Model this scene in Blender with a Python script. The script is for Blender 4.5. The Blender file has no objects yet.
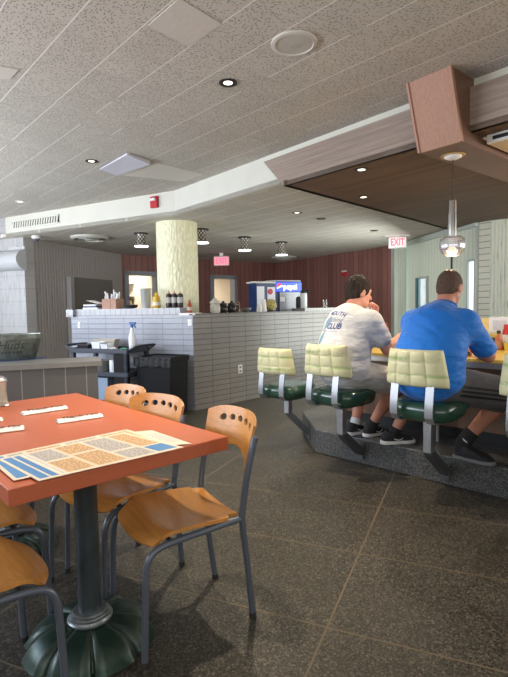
import bpy, bmesh, math, random
import numpy as np
from mathutils import Vector, Matrix, noise
from mathutils.bvhtree import BVHTree
random.seed(7)
SC = bpy.context.scene
COL = SC.collection
R = math.radians
PI = math.pi

# ------------------------------------------------------------------ camera
F = 490.0; H = 1.27; PITCH = R(-3.6); ROLL = R(-0.95)
fw = Vector((0, math.cos(PITCH), math.sin(PITCH)))
r0 = Vector((1, 0, 0)); u0 = Vector((0, -math.sin(PITCH), math.cos(PITCH)))
rt = r0*math.cos(ROLL) + u0*math.sin(ROLL)
up = -r0*math.sin(ROLL) + u0*math.cos(ROLL)
CAM = Vector((0, 0, H))
cd = bpy.data.cameras.new('camera'); cam = bpy.data.objects.new('camera', cd); COL.objects.link(cam)
cd.sensor_fit = 'VERTICAL'; cd.sensor_height = 36.0; cd.lens = 36.0*F/677.0
cd.clip_start = 0.02; cd.clip_end = 100
m3 = Matrix((rt, up, -fw)).transposed()
cam.matrix_world = Matrix.Translation(CAM) @ m3.to_4x4()
SC.camera = cam

# ------------------------------------------------------------------ colour management, world, large lights
SC.view_settings.view_transform = 'Standard'; SC.view_settings.look = 'None'
SC.view_settings.gamma = 1.0; SC.view_settings.exposure = 0.55
SC.view_settings.use_curve_mapping = False
wd = bpy.data.worlds.new('daylight'); SC.world = wd; wd.use_nodes = True
bg = wd.node_tree.nodes['Background']
bg.inputs[0].default_value = (0.90, 0.94, 1.0, 1); bg.inputs[1].default_value = 0.42
def area(name, loc, aim, sx, sy, power, col):
    l = bpy.data.lights.new(name, 'AREA'); l.shape = 'RECTANGLE'; l.size = sx; l.size_y = sy
    l.energy = power; l.color = col
    o = bpy.data.objects.new(name, l); COL.objects.link(o); o.location = loc
    o.rotation_euler = (Vector(aim) - Vector(loc)).to_track_quat('-Z', 'Y').to_euler()
    return o
def spot(name, loc, aim, power, col, angle=70, size=0.05, blend=0.4):
    l = bpy.data.lights.new(name, 'SPOT'); l.energy = power; l.color = col
    l.spot_size = R(angle); l.spot_blend = blend; l.shadow_soft_size = size
    o = bpy.data.objects.new(name, l); COL.objects.link(o); o.location = loc
    o.rotation_euler = (Vector(aim) - Vector(loc)).to_track_quat('-Z', 'Y').to_euler()
    return o
# daylight through the windows on the left and behind the camera, and the glazed end on the far right
area('window_light_left', (-4.75, 3.6, 1.75), (0.0, 5.4, 0.9), 6.0, 1.4, 95, (0.48, 0.68, 1.0))
area('ground_light_left', (-4.7, 3.6, 1.5), (0.0, 5.2, 5.0), 6.0, 0.8, 130, (1.0, 0.96, 0.90))
area('window_light_behind', (0.6, -2.1, 1.75), (0.6, 2.0, 5.0), 7.0, 1.4, 62, (1.0, 0.94, 0.85))
area('window_light_right', (5.6, 3.6, 1.75), (2.0, 4.6, 4.2), 5.0, 1.4, 125, (1.0, 0.96, 0.90))
area('window_light_far', (2.35, 7.7, 1.2), (0.0, 9.0, 1.2), 1.6, 1.6, 30, (0.94, 1.0, 0.95))
# recessed lamps (two of the upper ones hang just above the picture)
WARM = (1.0, 0.86, 0.66)
for k, (x, y, z, e) in enumerate(((-0.143, 3.32, 2.72, 125), (-1.589, 4.97, 2.72, 22), (-3.12, 6.71, 2.72, 12), (-0.40, 2.26, 2.72, 110), (0.80, 4.15, 2.37, 45), (1.25, 4.55, 2.37, 26), (2.5, 3.9, 2.37, 26), (0.70, 5.7, 2.42, 75))):
    spot('recessed_light_%d' % k, (x, y, z), (x, y, 0), e, WARM, 85 if e > 44 else 120, 0.04, 0.7)

# ------------------------------------------------------------------ geometry from sight lines to real coordinates
def ray(u, v): return rt*((u-254)/F) + up*((338.5-v)/F) + fw
def G(u, v, z=0.0):
    d = ray(u, v); return CAM + d*((z-H)/d.z)
def D(u, v, y):
    d = ray(u, v); return CAM + d*(y/d.y)
def W(u, v, p, n):
    d = ray(u, v); n = Vector((n[0], n[1], 0)); p = Vector((p[0], p[1], 0))
    return CAM + d*(n.dot(p-Vector((CAM.x, CAM.y, 0)))/n.dot(d))
def hd(deg): return Vector((math.sin(R(deg)), math.cos(R(deg)), 0))
A = hd(46); B = hd(-44)

# ------------------------------------------------------------------ materials
def mat(name, col, rough=0.5, metal=0.0, var=0.0, vscale=8.0, bump=0.0, bscale=60.0, spec=0.5, emit=None, estr=0.0, alpha=None, trans=0.0, ior=1.45, coat=0.0, stretch=None):
    m = bpy.data.materials.new(name); m.use_nodes = True
    nt = m.node_tree; b = nt.nodes['Principled BSDF']
    b.inputs['Base Color'].default_value = (*col, 1); b.inputs['Roughness'].default_value = rough
    b.inputs['Metallic'].default_value = metal; b.inputs['Specular IOR Level'].default_value = spec
    b.inputs['Transmission Weight'].default_value = trans; b.inputs['IOR'].default_value = ior
    b.inputs['Coat Weight'].default_value = coat
    if emit: b.inputs['Emission Color'].default_value = (*emit, 1); b.inputs['Emission Strength'].default_value = estr
    tc = nt.nodes.new('ShaderNodeTexCoord'); src = tc.outputs['Object']
    if stretch:
        mp = nt.nodes.new('ShaderNodeMapping'); mp.inputs['Scale'].default_value = stretch
        nt.links.new(src, mp.inputs[0]); src = mp.outputs[0]
    if var > 0:
        n = nt.nodes.new('ShaderNodeTexNoise'); n.inputs['Scale'].default_value = vscale; n.inputs['Detail'].default_value = 5
        nt.links.new(src, n.inputs['Vector'])
        cr = nt.nodes.new('ShaderNodeValToRGB')
        cr.color_ramp.elements[0].position = 0.3; cr.color_ramp.elements[1].position = 0.7
        cr.color_ramp.elements[0].color = (*[c*(1-var) for c in col], 1)
        cr.color_ramp.elements[1].color = (*[min(1, c*(1+var)) for c in col], 1)
        nt.links.new(n.outputs['Fac'], cr.inputs[0]); nt.links.new(cr.outputs[0], b.inputs['Base Color'])
    if bump > 0:
        n = nt.nodes.new('ShaderNodeTexNoise'); n.inputs['Scale'].default_value = bscale; n.inputs['Detail'].default_value = 3
        nt.links.new(src, n.inputs['Vector'])
        bp = nt.nodes.new('ShaderNodeBump'); bp.inputs['Strength'].default_value = bump; bp.inputs['Distance'].default_value = 0.01
        nt.links.new(n.outputs['Fac'], bp.inputs['Height']); nt.links.new(bp.outputs[0], b.inputs['Normal'])
    return m
class NT:
    """small node-graph helper"""
    def __init__(s, name, rough=0.5, spec=0.5, metal=0.0):
        s.m = bpy.data.materials.new(name); s.m.use_nodes = True; s.t = s.m.node_tree
        s.b = s.t.nodes['Principled BSDF']; s.b.inputs['Roughness'].default_value = rough
        s.b.inputs['Specular IOR Level'].default_value = spec; s.b.inputs['Metallic'].default_value = metal
        s.co = s.n('TexCoord').outputs['Object']
    def n(s, k): return s.t.nodes.new('ShaderNode'+k)
    def l(s, a, b): s.t.links.new(a, b)
    def mapping(s, src=None, rot=(0,0,0), sc=(1,1,1), loc=(0,0,0)):
        m = s.n('Mapping'); m.inputs['Rotation'].default_value = rot; m.inputs['Scale'].default_value = sc; m.inputs['Location'].default_value = loc
        s.l(src or s.co, m.inputs[0]); return m.outputs[0]
    def xz(s):   # wall plane: object x and z become texture x and y
        sp = s.n('SeparateXYZ'); s.l(s.co, sp.inputs[0]); cb = s.n('CombineXYZ')
        s.l(sp.outputs[0], cb.inputs[0]); s.l(sp.outputs[2], cb.inputs[1]); s.l(sp.outputs[1], cb.inputs[2]); return cb.outputs[0]
    def noise(s, src, scale, detail=4, rough=0.5):
        n = s.n('TexNoise'); n.inputs['Scale'].default_value = scale; n.inputs['Detail'].default_value = detail; n.inputs['Roughness'].default_value = rough
        s.l(src, n.inputs['Vector']); return n.outputs['Fac']
    def ramp(s, fac, stops, interp='LINEAR'):
        r = s.n('ValToRGB'); r.color_ramp.interpolation = interp; e = r.color_ramp.elements
        while len(e) < len(stops): e.new(0.5)
        for k, (p, c) in enumerate(stops):
            e[k].position = p; e[k].color = (*c, 1) if len(c) == 3 else c
        s.l(fac, r.inputs[0]); return r.outputs[0]
    def mix(s, fac, a, b, mode='MIX'):
        m = s.n('MixRGB'); m.blend_type = mode
        for k, x in ((0, fac), (1, a), (2, b)):
            if hasattr(x, 'links'): s.l(x, m.inputs[k])
            elif isinstance(x, (int, float)): m.inputs[k].default_value = x
            else: m.inputs[k].default_value = (*x, 1)
        return m.outputs[0]
    def math(s, op, a, b=0.0, c=None):
        m = s.n('Math'); m.operation = op
        for k, x in enumerate((a, b) if c is None else (a, b, c)):
            if hasattr(x, 'links'): s.l(x, m.inputs[k])
            else: m.inputs[k].default_value = x
        return m.outputs[0]
    def brick(s, src, w, h, mortar, c1, c2, cm, offset=0.5, smooth=0.1):
        b = s.n('TexBrick'); b.offset = offset; b.squash = 1.0
        b.inputs['Scale'].default_value = 1.0; b.inputs['Brick Width'].default_value = w; b.inputs['Row Height'].default_value = h
        b.inputs['Mortar Size'].default_value = mortar; b.inputs['Mortar Smooth'].default_value = smooth
        b.inputs['Color1'].default_value = (*c1, 1); b.inputs['Color2'].default_value = (*c2, 1); b.inputs['Mortar'].default_value = (*cm, 1)
        s.l(src, b.inputs['Vector']); return b.outputs['Color'], b.outputs['Fac']
    def bump(s, h, strength=0.5, dist=0.01, invert=False):
        p = s.n('Bump'); p.inputs['Strength'].default_value = strength; p.inputs['Distance'].default_value = dist; p.invert = invert
        s.l(h, p.inputs['Height']); s.l(p.outputs[0], s.b.inputs['Normal'])
    def col(s, x): s.l(x, s.b.inputs['Base Color']); return s.m

# ------------------------------------------------------------------ mesh builder
class MB:
    def __init__(s): s.v = []; s.f = []; s.mi = []; s.cur = 0
    def add(s, vs, fs):
        o = len(s.v); s.v += [tuple(v) for v in vs]; s.f += [tuple(i+o for i in f) for f in fs]; s.mi += [s.cur]*len(fs); return s
    def box(s, c, d, rz=0.0, M=None):
        x, y, z = d[0]/2, d[1]/2, d[2]/2
        vs = [Vector(p) for p in ((-x,-y,-z),(x,-y,-z),(x,y,-z),(-x,y,-z),(-x,-y,z),(x,-y,z),(x,y,z),(-x,y,z))]
        Q = (M or Matrix.Rotation(rz, 3, 'Z')); c = Vector(c)
        return s.add([Q @ v + c for v in vs], [(0,3,2,1),(4,5,6,7),(0,1,5,4),(1,2,6,5),(2,3,7,6),(3,0,4,7)])
    def prism(s, pts, z0, z1):
        n = len(pts)
        ar = sum(pts[i][0]*pts[(i+1) % n][1]-pts[(i+1) % n][0]*pts[i][1] for i in range(n))
        if ar < 0: pts = pts[::-1]
        vs = [(p[0], p[1], z0) for p in pts] + [(p[0], p[1], z1) for p in pts]
        fs = [tuple(range(n))[::-1], tuple(range(n, 2*n))] + [(i, (i+1) % n, n+(i+1) % n, n+i) for i in range(n)]
        return s.add(vs, fs)
    def loft(s, rings, cap=True, closed=True):
        n = len(rings[0]); vs = [p for r in rings for p in r]; fs = []
        for k in range(len(rings)-1):
            for i in range(n if closed else n-1):
                j = (i+1) % n; fs.append((k*n+i, k*n+j, (k+1)*n+j, (k+1)*n+i))
        if cap and closed: fs += [tuple(range(n))[::-1], tuple(range((len(rings)-1)*n, len(rings)*n))]
        return s.add(vs, fs)
    def lathe(s, prof, seg=24, c=(0,0,0), cap=True, M=None):
        rings = []
        for r, z in prof:
            ring = []
            for i in range(seg):
                p = Vector((r*math.cos(2*PI*i/seg), r*math.sin(2*PI*i/seg), z))
                if M: p = M @ p
                ring.append(p + Vector(c))
            rings.append(ring)
        return s.loft(rings, cap)
    def cyl(s, a, b, r, r2=None, seg=16):
        a = Vector(a); b = Vector(b); q = (b-a).to_track_quat('Z', 'Y').to_matrix()
        L = (b-a).length
        return s.lathe([(r, 0), (r2 if r2 is not None else r, L)], seg, a, True, q)
    def tube(s, pts, r, seg=10, smooth=0, cap=True):
        pts = [Vector(p) for p in pts]
        rs = list(r) if isinstance(r, (list, tuple)) else [r]*len(pts)
        if smooth:
            P = []; Q = []
            for i in range(len(pts)-1):
                p0 = pts[max(i-1,0)]; p1 = pts[i]; p2 = pts[i+1]; p3 = pts[min(i+2, len(pts)-1)]
                for k in range(smooth):
                    t = k/smooth
                    P.append(0.5*((2*p1)+(-p0+p2)*t+(2*p0-5*p1+4*p2-p3)*t*t+(-p0+3*p1-3*p2+p3)*t**3)); Q.append(rs[i]+(rs[i+1]-rs[i])*t)
            P.append(pts[-1]); Q.append(rs[-1]); pts = P; rs = Q
        rings = []; N = None
        for i, p in enumerate(pts):
            t = (pts[min(i+1, len(pts)-1)]-pts[max(i-1, 0)]).normalized()
            if N is None: N = t.orthogonal().normalized()
            N = (N - t*N.dot(t)).normalized(); Bn = t.cross(N)
            rings.append([p + N*(rs[i]*math.cos(2*PI*k/seg)) + Bn*(rs[i]*math.sin(2*PI*k/seg)) for k in range(seg)])
        return s.loft(rings, cap)
    def bar(s, pts, w, h, upv=(0,0,1)):
        """flat bar of width w (along side) and thickness h swept along pts"""
        pts = [Vector(p) for p in pts]; rings = []; U = Vector(upv)
        for i, p in enumerate(pts):
            t = (pts[min(i+1, len(pts)-1)]-pts[max(i-1, 0)]).normalized()
            sd = U.normalized(); nn = t.cross(sd).normalized()
            rings.append([p+sd*w/2+nn*h/2, p-sd*w/2+nn*h/2, p-sd*w/2-nn*h/2, p+sd*w/2-nn*h/2])
        return s.loft(rings)
    def sphere(s, c, r, seg=16, rg=10, M=None):
        rr = r if isinstance(r, (tuple, list)) else (r, r, r)
        rings = []
        for k in range(rg+1):
            t = -PI/2+PI*k/rg; cr = max(math.cos(t), 1e-3)
            ring = [Vector((rr[0]*cr*math.cos(2*PI*i/seg), rr[1]*cr*math.sin(2*PI*i/seg), rr[2]*math.sin(t))) for i in range(seg)]
            rings.append([(M @ p if M else p)+Vector(c) for p in ring])
        return s.loft(rings)
    def grid(s, fn, nu, nv):
        vs = [fn(i/nu, j/nv) for j in range(nv+1) for i in range(nu+1)]
        fs = [(j*(nu+1)+i, j*(nu+1)+i+1, (j+1)*(nu+1)+i+1, (j+1)*(nu+1)+i) for j in range(nv) for i in range(nu)]
        return s.add(vs, fs)
    def slab(s, fn, nu, nv, th):
        """grid surface with thickness along the local normal"""
        P = [[Vector(fn(i/nu, j/nv)) for i in range(nu+1)] for j in range(nv+1)]
        T = []; Bt = []
        for j in range(nv+1):
            for i in range(nu+1):
                du = P[j][min(i+1, nu)]-P[j][max(i-1, 0)]; dv = P[min(j+1, nv)][i]-P[max(j-1, 0)][i]
                n = du.cross(dv); n = n.normalized() if n.length > 1e-9 else Vector((0,0,1))
                T.append(P[j][i]+n*th/2); Bt.append(P[j][i]-n*th/2)
        N = (nu+1)*(nv+1); ix = lambda i, j: j*(nu+1)+i; fs = []
        for j in range(nv):
            for i in range(nu):
                q = (ix(i,j), ix(i+1,j), ix(i+1,j+1), ix(i,j+1)); fs.append(q); fs.append(tuple(k+N for k in q[::-1]))
        for i in range(nu):
            fs.append((ix(i+1,0), ix(i,0), ix(i,0)+N, ix(i+1,0)+N)); fs.append((ix(i,nv), ix(i+1,nv), ix(i+1,nv)+N, ix(i,nv)+N))
        for j in range(nv):
            fs.append((ix(0,j), ix(0,j+1), ix(0,j+1)+N, ix(0,j)+N)); fs.append((ix(nu,j+1), ix(nu,j), ix(nu,j)+N, ix(nu,j+1)+N))
        return s.add(T+Bt, fs)
    def xf(s, M, start=0):
        for i in range(start, len(s.v)): s.v[i] = tuple(M @ Vector(s.v[i]))
        return s
    def build(s, name, mats, parent=None, smooth=True, bevel=0.0, angle=40, seg=2, loc=None, rz=None, fix=True):
        me = bpy.data.meshes.new(name); me.from_pydata(s.v, [], s.f)
        if not isinstance(mats, (list, tuple)): mats = [mats]
        for m in mats: me.materials.append(m)
        me.polygons.foreach_set('material_index', s.mi)
        if fix:
            bm = bmesh.new(); bm.from_mesh(me); bmesh.ops.recalc_face_normals(bm, faces=bm.faces); bm.to_mesh(me); bm.free()
        me.update()
        if smooth:
            me.polygons.foreach_set('use_smooth', [True]*len(me.polygons))
            try: me.set_sharp_from_angle(angle=R(angle))
            except Exception: pass
        o = bpy.data.objects.new(name, me); COL.objects.link(o)
        if parent is not None: o.parent = parent
        if loc is not None: o.location = loc
        if rz is not None: o.rotation_euler = (0, 0, rz)
        if bevel > 0:
            md = o.modifiers.new('bevel', 'BEVEL'); md.width = bevel; md.segments = seg; md.limit_method = 'ANGLE'; md.angle_limit = R(35)
        return o
def thing(name, label, cat, loc=(0,0,0), rz=0.0, group=None):
    o = bpy.data.objects.new(name, None); COL.objects.link(o); o.empty_display_size = 0.1
    o.location = loc; o.rotation_euler = (0, 0, rz)
    return tag(o, label, cat, group)
def tag(o, label, cat, group=None):
    o['label'] = label; o['category'] = cat
    if group: o['group'] = group
    return o
def struct(o): o['kind'] = 'structure'; return o
def dup(root, loc, rz, label, group=None):
    r = root.copy(); COL.objects.link(r); r.location = loc; r.rotation_euler = (0, 0, rz); r['label'] = label
    if group: r['group'] = group
    def rec(a, b):
        for ch in list(a.children):
            c = ch.copy(); COL.objects.link(c); c.parent = b; rec(ch, c)
    rec(root, r); return r
def facing(h): return -R(h)          # rotation that turns local +Y to heading h
def text_mesh(body, size, depth=0.002, align='CENTER', bold=0.0, shear=0.0):
    c = bpy.data.curves.new('lettering', 'FONT'); c.body = body; c.size = size; c.extrude = depth/2; c.align_x = align; c.align_y = 'CENTER'
    c.offset = bold; c.shear = shear; c.resolution_u = 3
    o = bpy.data.objects.new('lettering', c); COL.objects.link(o); bpy.context.view_layer.update()
    me = bpy.data.meshes.new_from_object(o.evaluated_get(bpy.context.evaluated_depsgraph_get()))
    vs = [Vector(v.co) for v in me.vertices]; fs = [tuple(p.vertices) for p in me.polygons]
    bpy.data.objects.remove(o); bpy.data.curves.remove(c); bpy.data.meshes.remove(me)
    return vs, fs
# ------------------------------------------------------------------ setting: materials
def m_granite(name, base, grout=None):
    t = NT(name, 0.42, 0.4)
    v = t.n('TexVoronoi'); v.inputs['Scale'].default_value = 150; t.l(t.co, v.inputs['Vector'])
    sp = t.ramp(v.outputs['Color'], [(0.0, tuple(c*0.2 for c in base)), (0.45, tuple(c*0.8 for c in base)), (0.78, tuple(c*(1.9 if grout else 1.5) for c in base)), (1.0, tuple(c*(3.6 if grout else 2.4) for c in base))])
    n = t.noise(t.co, 420, 3, 0.7)
    sp = t.mix(0.75, sp, t.ramp(n, [(0.35, (0.25, 0.25, 0.25)), (0.65, (1.0, 1.0, 1.0))]), 'MULTIPLY')
    big = t.noise(t.co, 2.2, 3); sp = t.mix(0.35, sp, t.ramp(big, [(0.3, (0.6, 0.6, 0.6)), (0.7, (1, 1, 1))]), 'MULTIPLY')
    if grout:
        mp = t.mapping(rot=(0, 0, R(23.6)), loc=grout)
        c, f = t.brick(mp, 1.3, 0.63, 0.0045, (0,0,0), (0,0,0), (1,1,1), 0.0, 0.2)
        sp = t.mix(f, sp, (0.15, 0.116, 0.078))
        t.l(t.ramp(f, [(0, (0.42,)*3), (1, (0.8,)*3)]), t.b.inputs['Roughness'])
    return t.col(sp)
FLOOR_M = m_granite('floor_granite', (0.072, 0.064, 0.050), (0.50, 0.07, 0))
PLAT_M = m_granite('platform_granite', (0.115, 0.118, 0.118))
def m_ceiling(name, base, holes=True, tile=0.29, line=0.0022, phase=(0.0, 0.0)):
    t = NT(name, 0.85, 0.2)
    mp = t.mapping(rot=(0, 0, R(-42)), loc=(phase[0], phase[1], 0))
    # rows run along heading -42
    c, f = t.brick(mp, tile, tile, 0.0, base, tuple(x*0.93 for x in base), base, 0.0, 0.3)
    sp = t.n('SeparateXYZ'); t.l(mp, sp.inputs[0])
    # long runs paint in reflections on tile edges; cross joints stay dim
    yy = t.math('FRACT', t.math('DIVIDE', sp.outputs[0], tile))
    dd = t.math('MINIMUM', yy, t.math('SUBTRACT', 1.0, yy))
    gate = t.math('GREATER_THAN', t.noise(mp, 1.3, 2), 0.39)
    runs = t.math('MULTIPLY', t.math('LESS_THAN', dd, line/tile*1.5), gate)
    xx = t.math('FRACT', t.math('DIVIDE', sp.outputs[1], tile*1.0))
    ee = t.math('MINIMUM', xx, t.math('SUBTRACT', 1.0, xx))
    cross = t.math('LESS_THAN', ee, line/tile*0.9)
    nz = t.noise(mp, 6, 3)
    colr = t.mix(1.0, c, t.ramp(nz, [(0.3, (0.93,)*3), (0.7, (1.0,)*3)]), 'MULTIPLY')
    if holes:
        mv = t.mapping(mp, sc=(1.0, 0.55, 1.0))
        v = t.n('TexVoronoi'); v.inputs['Scale'].default_value = 78; v.inputs['Randomness'].default_value = 0.8; t.l(mv, v.inputs['Vector'])
        dots = t.math('LESS_THAN', v.outputs['Distance'], 0.31)
        big = t.math('GREATER_THAN', t.noise(mp, 30, 2), 0.36)
        dots = t.math('MULTIPLY', dots, big)
        colr = t.mix(t.math('MULTIPLY', dots, 0.75), colr, tuple(x*0.32 for x in base))
    colr = t.mix(t.math('MULTIPLY', cross, 0.35), colr, tuple(x*0.5 for x in base))
    colr = t.mix(t.math('MULTIPLY', runs, 0.85), colr, (0.86, 0.85, 0.82))
    t.bump(t.noise(mp, 90, 3), 0.25, 0.004)
    return t.col(colr)
CEIL_M = m_ceiling('ceiling_acoustic_tile', (0.60, 0.565, 0.51), tile=0.30, phase=(-0.17, -0.25))
LCEIL_M = m_ceiling('ceiling_low_tile', (0.62, 0.58, 0.51), holes=False, line=0.005)
CREAM = mat('painted_fascia', (0.66, 0.65, 0.57), 0.7, var=0.03, vscale=3)
def m_ribbed(name, col, pitch, rough=0.6, dark=0.7, rows=None, bump=0.6, broken=True):
    """painted block with vertical ribs broken at random heights"""
    t = NT(name, rough, 0.3); p = t.xz(); sp = t.n('SeparateXYZ'); t.l(p, sp.inputs[0])
    ns = t.noise(t.mapping(p, sc=(1/pitch, 5.0, 1)), 0.9, 2)
    x = t.math('FRACT', t.math('DIVIDE', sp.outputs[0], pitch))
    tri = t.math('ABSOLUTE', t.math('SUBTRACT', x, 0.5))
    h = t.math('MULTIPLY', tri, 2.0)
    if broken: h = t.math('MULTIPLY', h, t.ramp(ns, [(0.38, (0.15,)*3), (0.6, (1,)*3)]))
    c = t.mix(t.ramp(h, [(0.72, (0,0,0)), (1.0, (1,1,1))]), col, tuple(x_*dark for x_ in col))
    if rows:
        z = t.math('FRACT', t.math('DIVIDE', sp.outputs[1], rows)); zz = t.math('MINIMUM', z, t.math('SUBTRACT', 1.0, z))
        ln = t.math('LESS_THAN', zz, 0.018)
        c = t.mix(t.math('MULTIPLY', ln, 0.75), c, tuple(x_*0.6 for x_ in col))
    t.bump(h, bump, 0.012, True)
    return t.col(c)
PIER_M = m_ribbed('white_ribbed_block', (0.50, 0.495, 0.495), 0.055, rows=0.205, dark=0.66, bump=1.0)
GREY_RIB = m_ribbed('grey_ribbed_wall', (0.46, 0.425, 0.41), 0.07, dark=0.70)
SAGE_RIB = m_ribbed('sage_ribbed_plaster', (0.66, 0.69, 0.56), 0.045, dark=0.50, bump=1.0)
CURT_M = m_ribbed('grey_pleated_curtain', (0.62, 0.65, 0.59), 0.10, dark=0.70, broken=False)
COLUMN_M = None
def m_tile(name, c1, c2, cm, w=0.30, h=0.068, off=0.0, zoff=0.0):
    t = NT(name, 0.28, 0.5); p = t.mapping(t.xz(), loc=(0, zoff, 0))
    c, f = t.brick(p, w, h, 0.0045, c1, c2, cm, off, 0.2)
    t.bump(f, 0.7, 0.006, True); c = t.mix(0.3, c, t.ramp(t.noise(p, 14, 4), [(0.3, (0.75,)*3), (0.7, (1,)*3)]), 'MULTIPLY')
    return t.col(c)
TILE_M = m_tile('shaded_glazed_brick', (0.275, 0.262, 0.25), (0.25, 0.238, 0.228), (0.12, 0.115, 0.11))  # darkened in colour as the face turned from the left windows
TILE_L = m_tile('daylit_glazed_brick', (0.34, 0.365, 0.43), (0.31, 0.33, 0.39), (0.24, 0.24, 0.25))  # lavender glaze with the window's blue light put into the colour
SOLDIER = m_tile('pale_soldier_brick', (0.38, 0.385, 0.42), (0.34, 0.35, 0.38), (0.24, 0.24, 0.25), 0.085, 0.30, zoff=0.3*5-1.2)
CREAMBRICK = m_tile('cream_glazed_brick', (0.74, 0.73, 0.60), (0.70, 0.69, 0.56), (0.20, 0.20, 0.16), 0.30, 0.085)
def m_plank(name, c1, c2, pitch, gap=0.006, rough=0.45, horiz=False, sat=1.0):
    t = NT(name, rough, 0.35); p = t.xz()
    if horiz: p = t.co
    c, f = t.brick(p, pitch, 50.0, gap, c1, c2, tuple(x*0.25 for x in c1), 0.0, 0.3)
    g = t.noise(t.mapping(p, sc=(9, 0.5, 9)), 6, 6, 0.6)
    c = t.mix(0.6, c, t.ramp(g, [(0.3, (0.55,)*3), (0.7, (1.1,)*3)]), 'MULTIPLY')
    t.bump(f, 0.6, 0.008, True)
    return t.col(c)
PLANK_M = m_plank('mahogany_plank', (0.34, 0.15, 0.125), (0.215, 0.092, 0.078), 0.14)
t = NT('grey_painted_board', 0.5, 0.3); p = t.xz(); c, f = t.brick(p, 0.145, 50.0, 0.0035, (0.160, 0.148, 0.142), (0.153, 0.142, 0.136), (0.34, 0.32, 0.30), 0.0, 0.1)
DADO_M = t.col(c)
def m_veneer(name, c1, c2, axis='x', fine=1.0, rough=0.55):
    t = NT(name, rough, 0.3); sc = (0.6, 30, 30) if axis == 'x' else ((30, 0.6, 30) if axis == 'y' else (30, 30, 0.6))
    g = t.noise(t.mapping(sc=tuple(s*fine for s in sc)), 3, 7, 0.65)
    g2 = t.noise(t.mapping(sc=tuple(s*fine*3 for s in sc)), 5, 4, 0.7)
    c = t.ramp(g, [(0.28, c2), (0.72, c1)])
    c = t.mix(0.5, c, t.ramp(g2, [(0.3, (0.5,)*3), (0.65, (1.0,)*3)]), 'MULTIPLY')
    t.bump(g2, 0.12, 0.003)
    return t.col(c)
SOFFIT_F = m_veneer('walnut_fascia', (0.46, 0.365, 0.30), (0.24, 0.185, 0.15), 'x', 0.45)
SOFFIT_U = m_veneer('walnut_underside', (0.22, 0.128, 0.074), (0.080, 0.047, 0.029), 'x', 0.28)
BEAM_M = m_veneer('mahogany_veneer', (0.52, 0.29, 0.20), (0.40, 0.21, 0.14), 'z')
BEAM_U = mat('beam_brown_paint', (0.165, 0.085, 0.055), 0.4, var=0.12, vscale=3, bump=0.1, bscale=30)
COUNTER_W = m_veneer('counter_front_veneer', (0.25, 0.155, 0.105), (0.17, 0.10, 0.068), 'z', rough=0.5)
STEEL = mat('brushed_steel', (0.52, 0.53, 0.55), 0.32, 0.9, var=0.06, vscale=30, bump=0.05, bscale=200)
GREYFRAME = mat('grey_frame_paint', (0.27, 0.28, 0.30), 0.45, var=0.04)
WHITE = mat('white_plastic', (0.78, 0.78, 0.77), 0.4, var=0.02)
BLACK = mat('black_plastic', (0.018, 0.018, 0.02), 0.4, var=0.2)
KWALL = mat('kitchen_wall_paint', (0.82, 0.74, 0.60), 0.7, var=0.03)

# ------------------------------------------------------------------ floor and ceilings
mb = MB(); mb.box((0.5, 7.5, -0.05), (13, 20, 0.1)); fl = struct(mb.build('floor', FLOOR_M, smooth=False))
ZC, ZL, ZW = 2.75, 2.45, 2.40
h2 = 140.0; d2 = hd(h2); n2 = hd(50)
K = Vector((0.299, 4.659, 0))                                  # corner of the wood soffit, front edge
Q2 = K + n2*0.05
d1 = (Vector((-0.981, 6.251, 0)) - Vector((-3.894, 7.838, 0))).normalized()
# where the two runs of the fascia meet
p1 = Vector((-3.894, 7.838, 0)); den = d1.x*d2.y-d1.y*d2.x
tt = ((Q2.x-p1.x)*d2.y-(Q2.y-p1.y)*d2.x)/den
F1 = p1 + d1*tt; F0 = p1 - d1*0.0; F2 = F1 + d2*7.0
ceil = MB(); ceil.prism([(-6.5, -2.2), (6.5, -2.2), (F2.x+2, F2.y+1), (F2.x, F2.y), (F1.x, F1.y), (F0.x, F0.y), (-6.5, F0.y+0.9)], ZC, ZC+0.06)
struct(ceil.build('ceiling', CEIL_M, smooth=False))
lc = MB(); lc.prism([(F0.x-0.9, F0.y+0.5), (F0.x, F0.y), (F1.x, F1.y), (F2.x, F2.y), (8.5, 0.5), (8.5, 15), (-4, 15)], ZL, ZL+0.05)
struct(lc.build('ceiling_lower', LCEIL_M, smooth=False))
def wallseg(name, a, b, z0, z1, th, m, side=1, kind='structure', parent=None):
    """upright slab from a to b; local x runs along it; thickness goes to the left (side=1) or right"""
    a = Vector((a[0], a[1], 0)); b = Vector((b[0], b[1], 0)); L = (b-a).length
    w = MB(); w.box((L/2, side*th/2, (z0+z1)/2), (L, th, z1-z0))
    o = w.build(name, m, parent, smooth=False, loc=a, rz=math.atan2(b.y-a.y, b.x-a.x))
    if kind: o['kind'] = kind
    return o
wallseg('trim_1', F0, F1, ZL, ZC, 0.06, CREAM)                    # fascia, left run
wallseg('trim_2', F1, F2, ZL-0.0, ZC, 0.04, CREAM)               # fascia, right run
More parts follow.
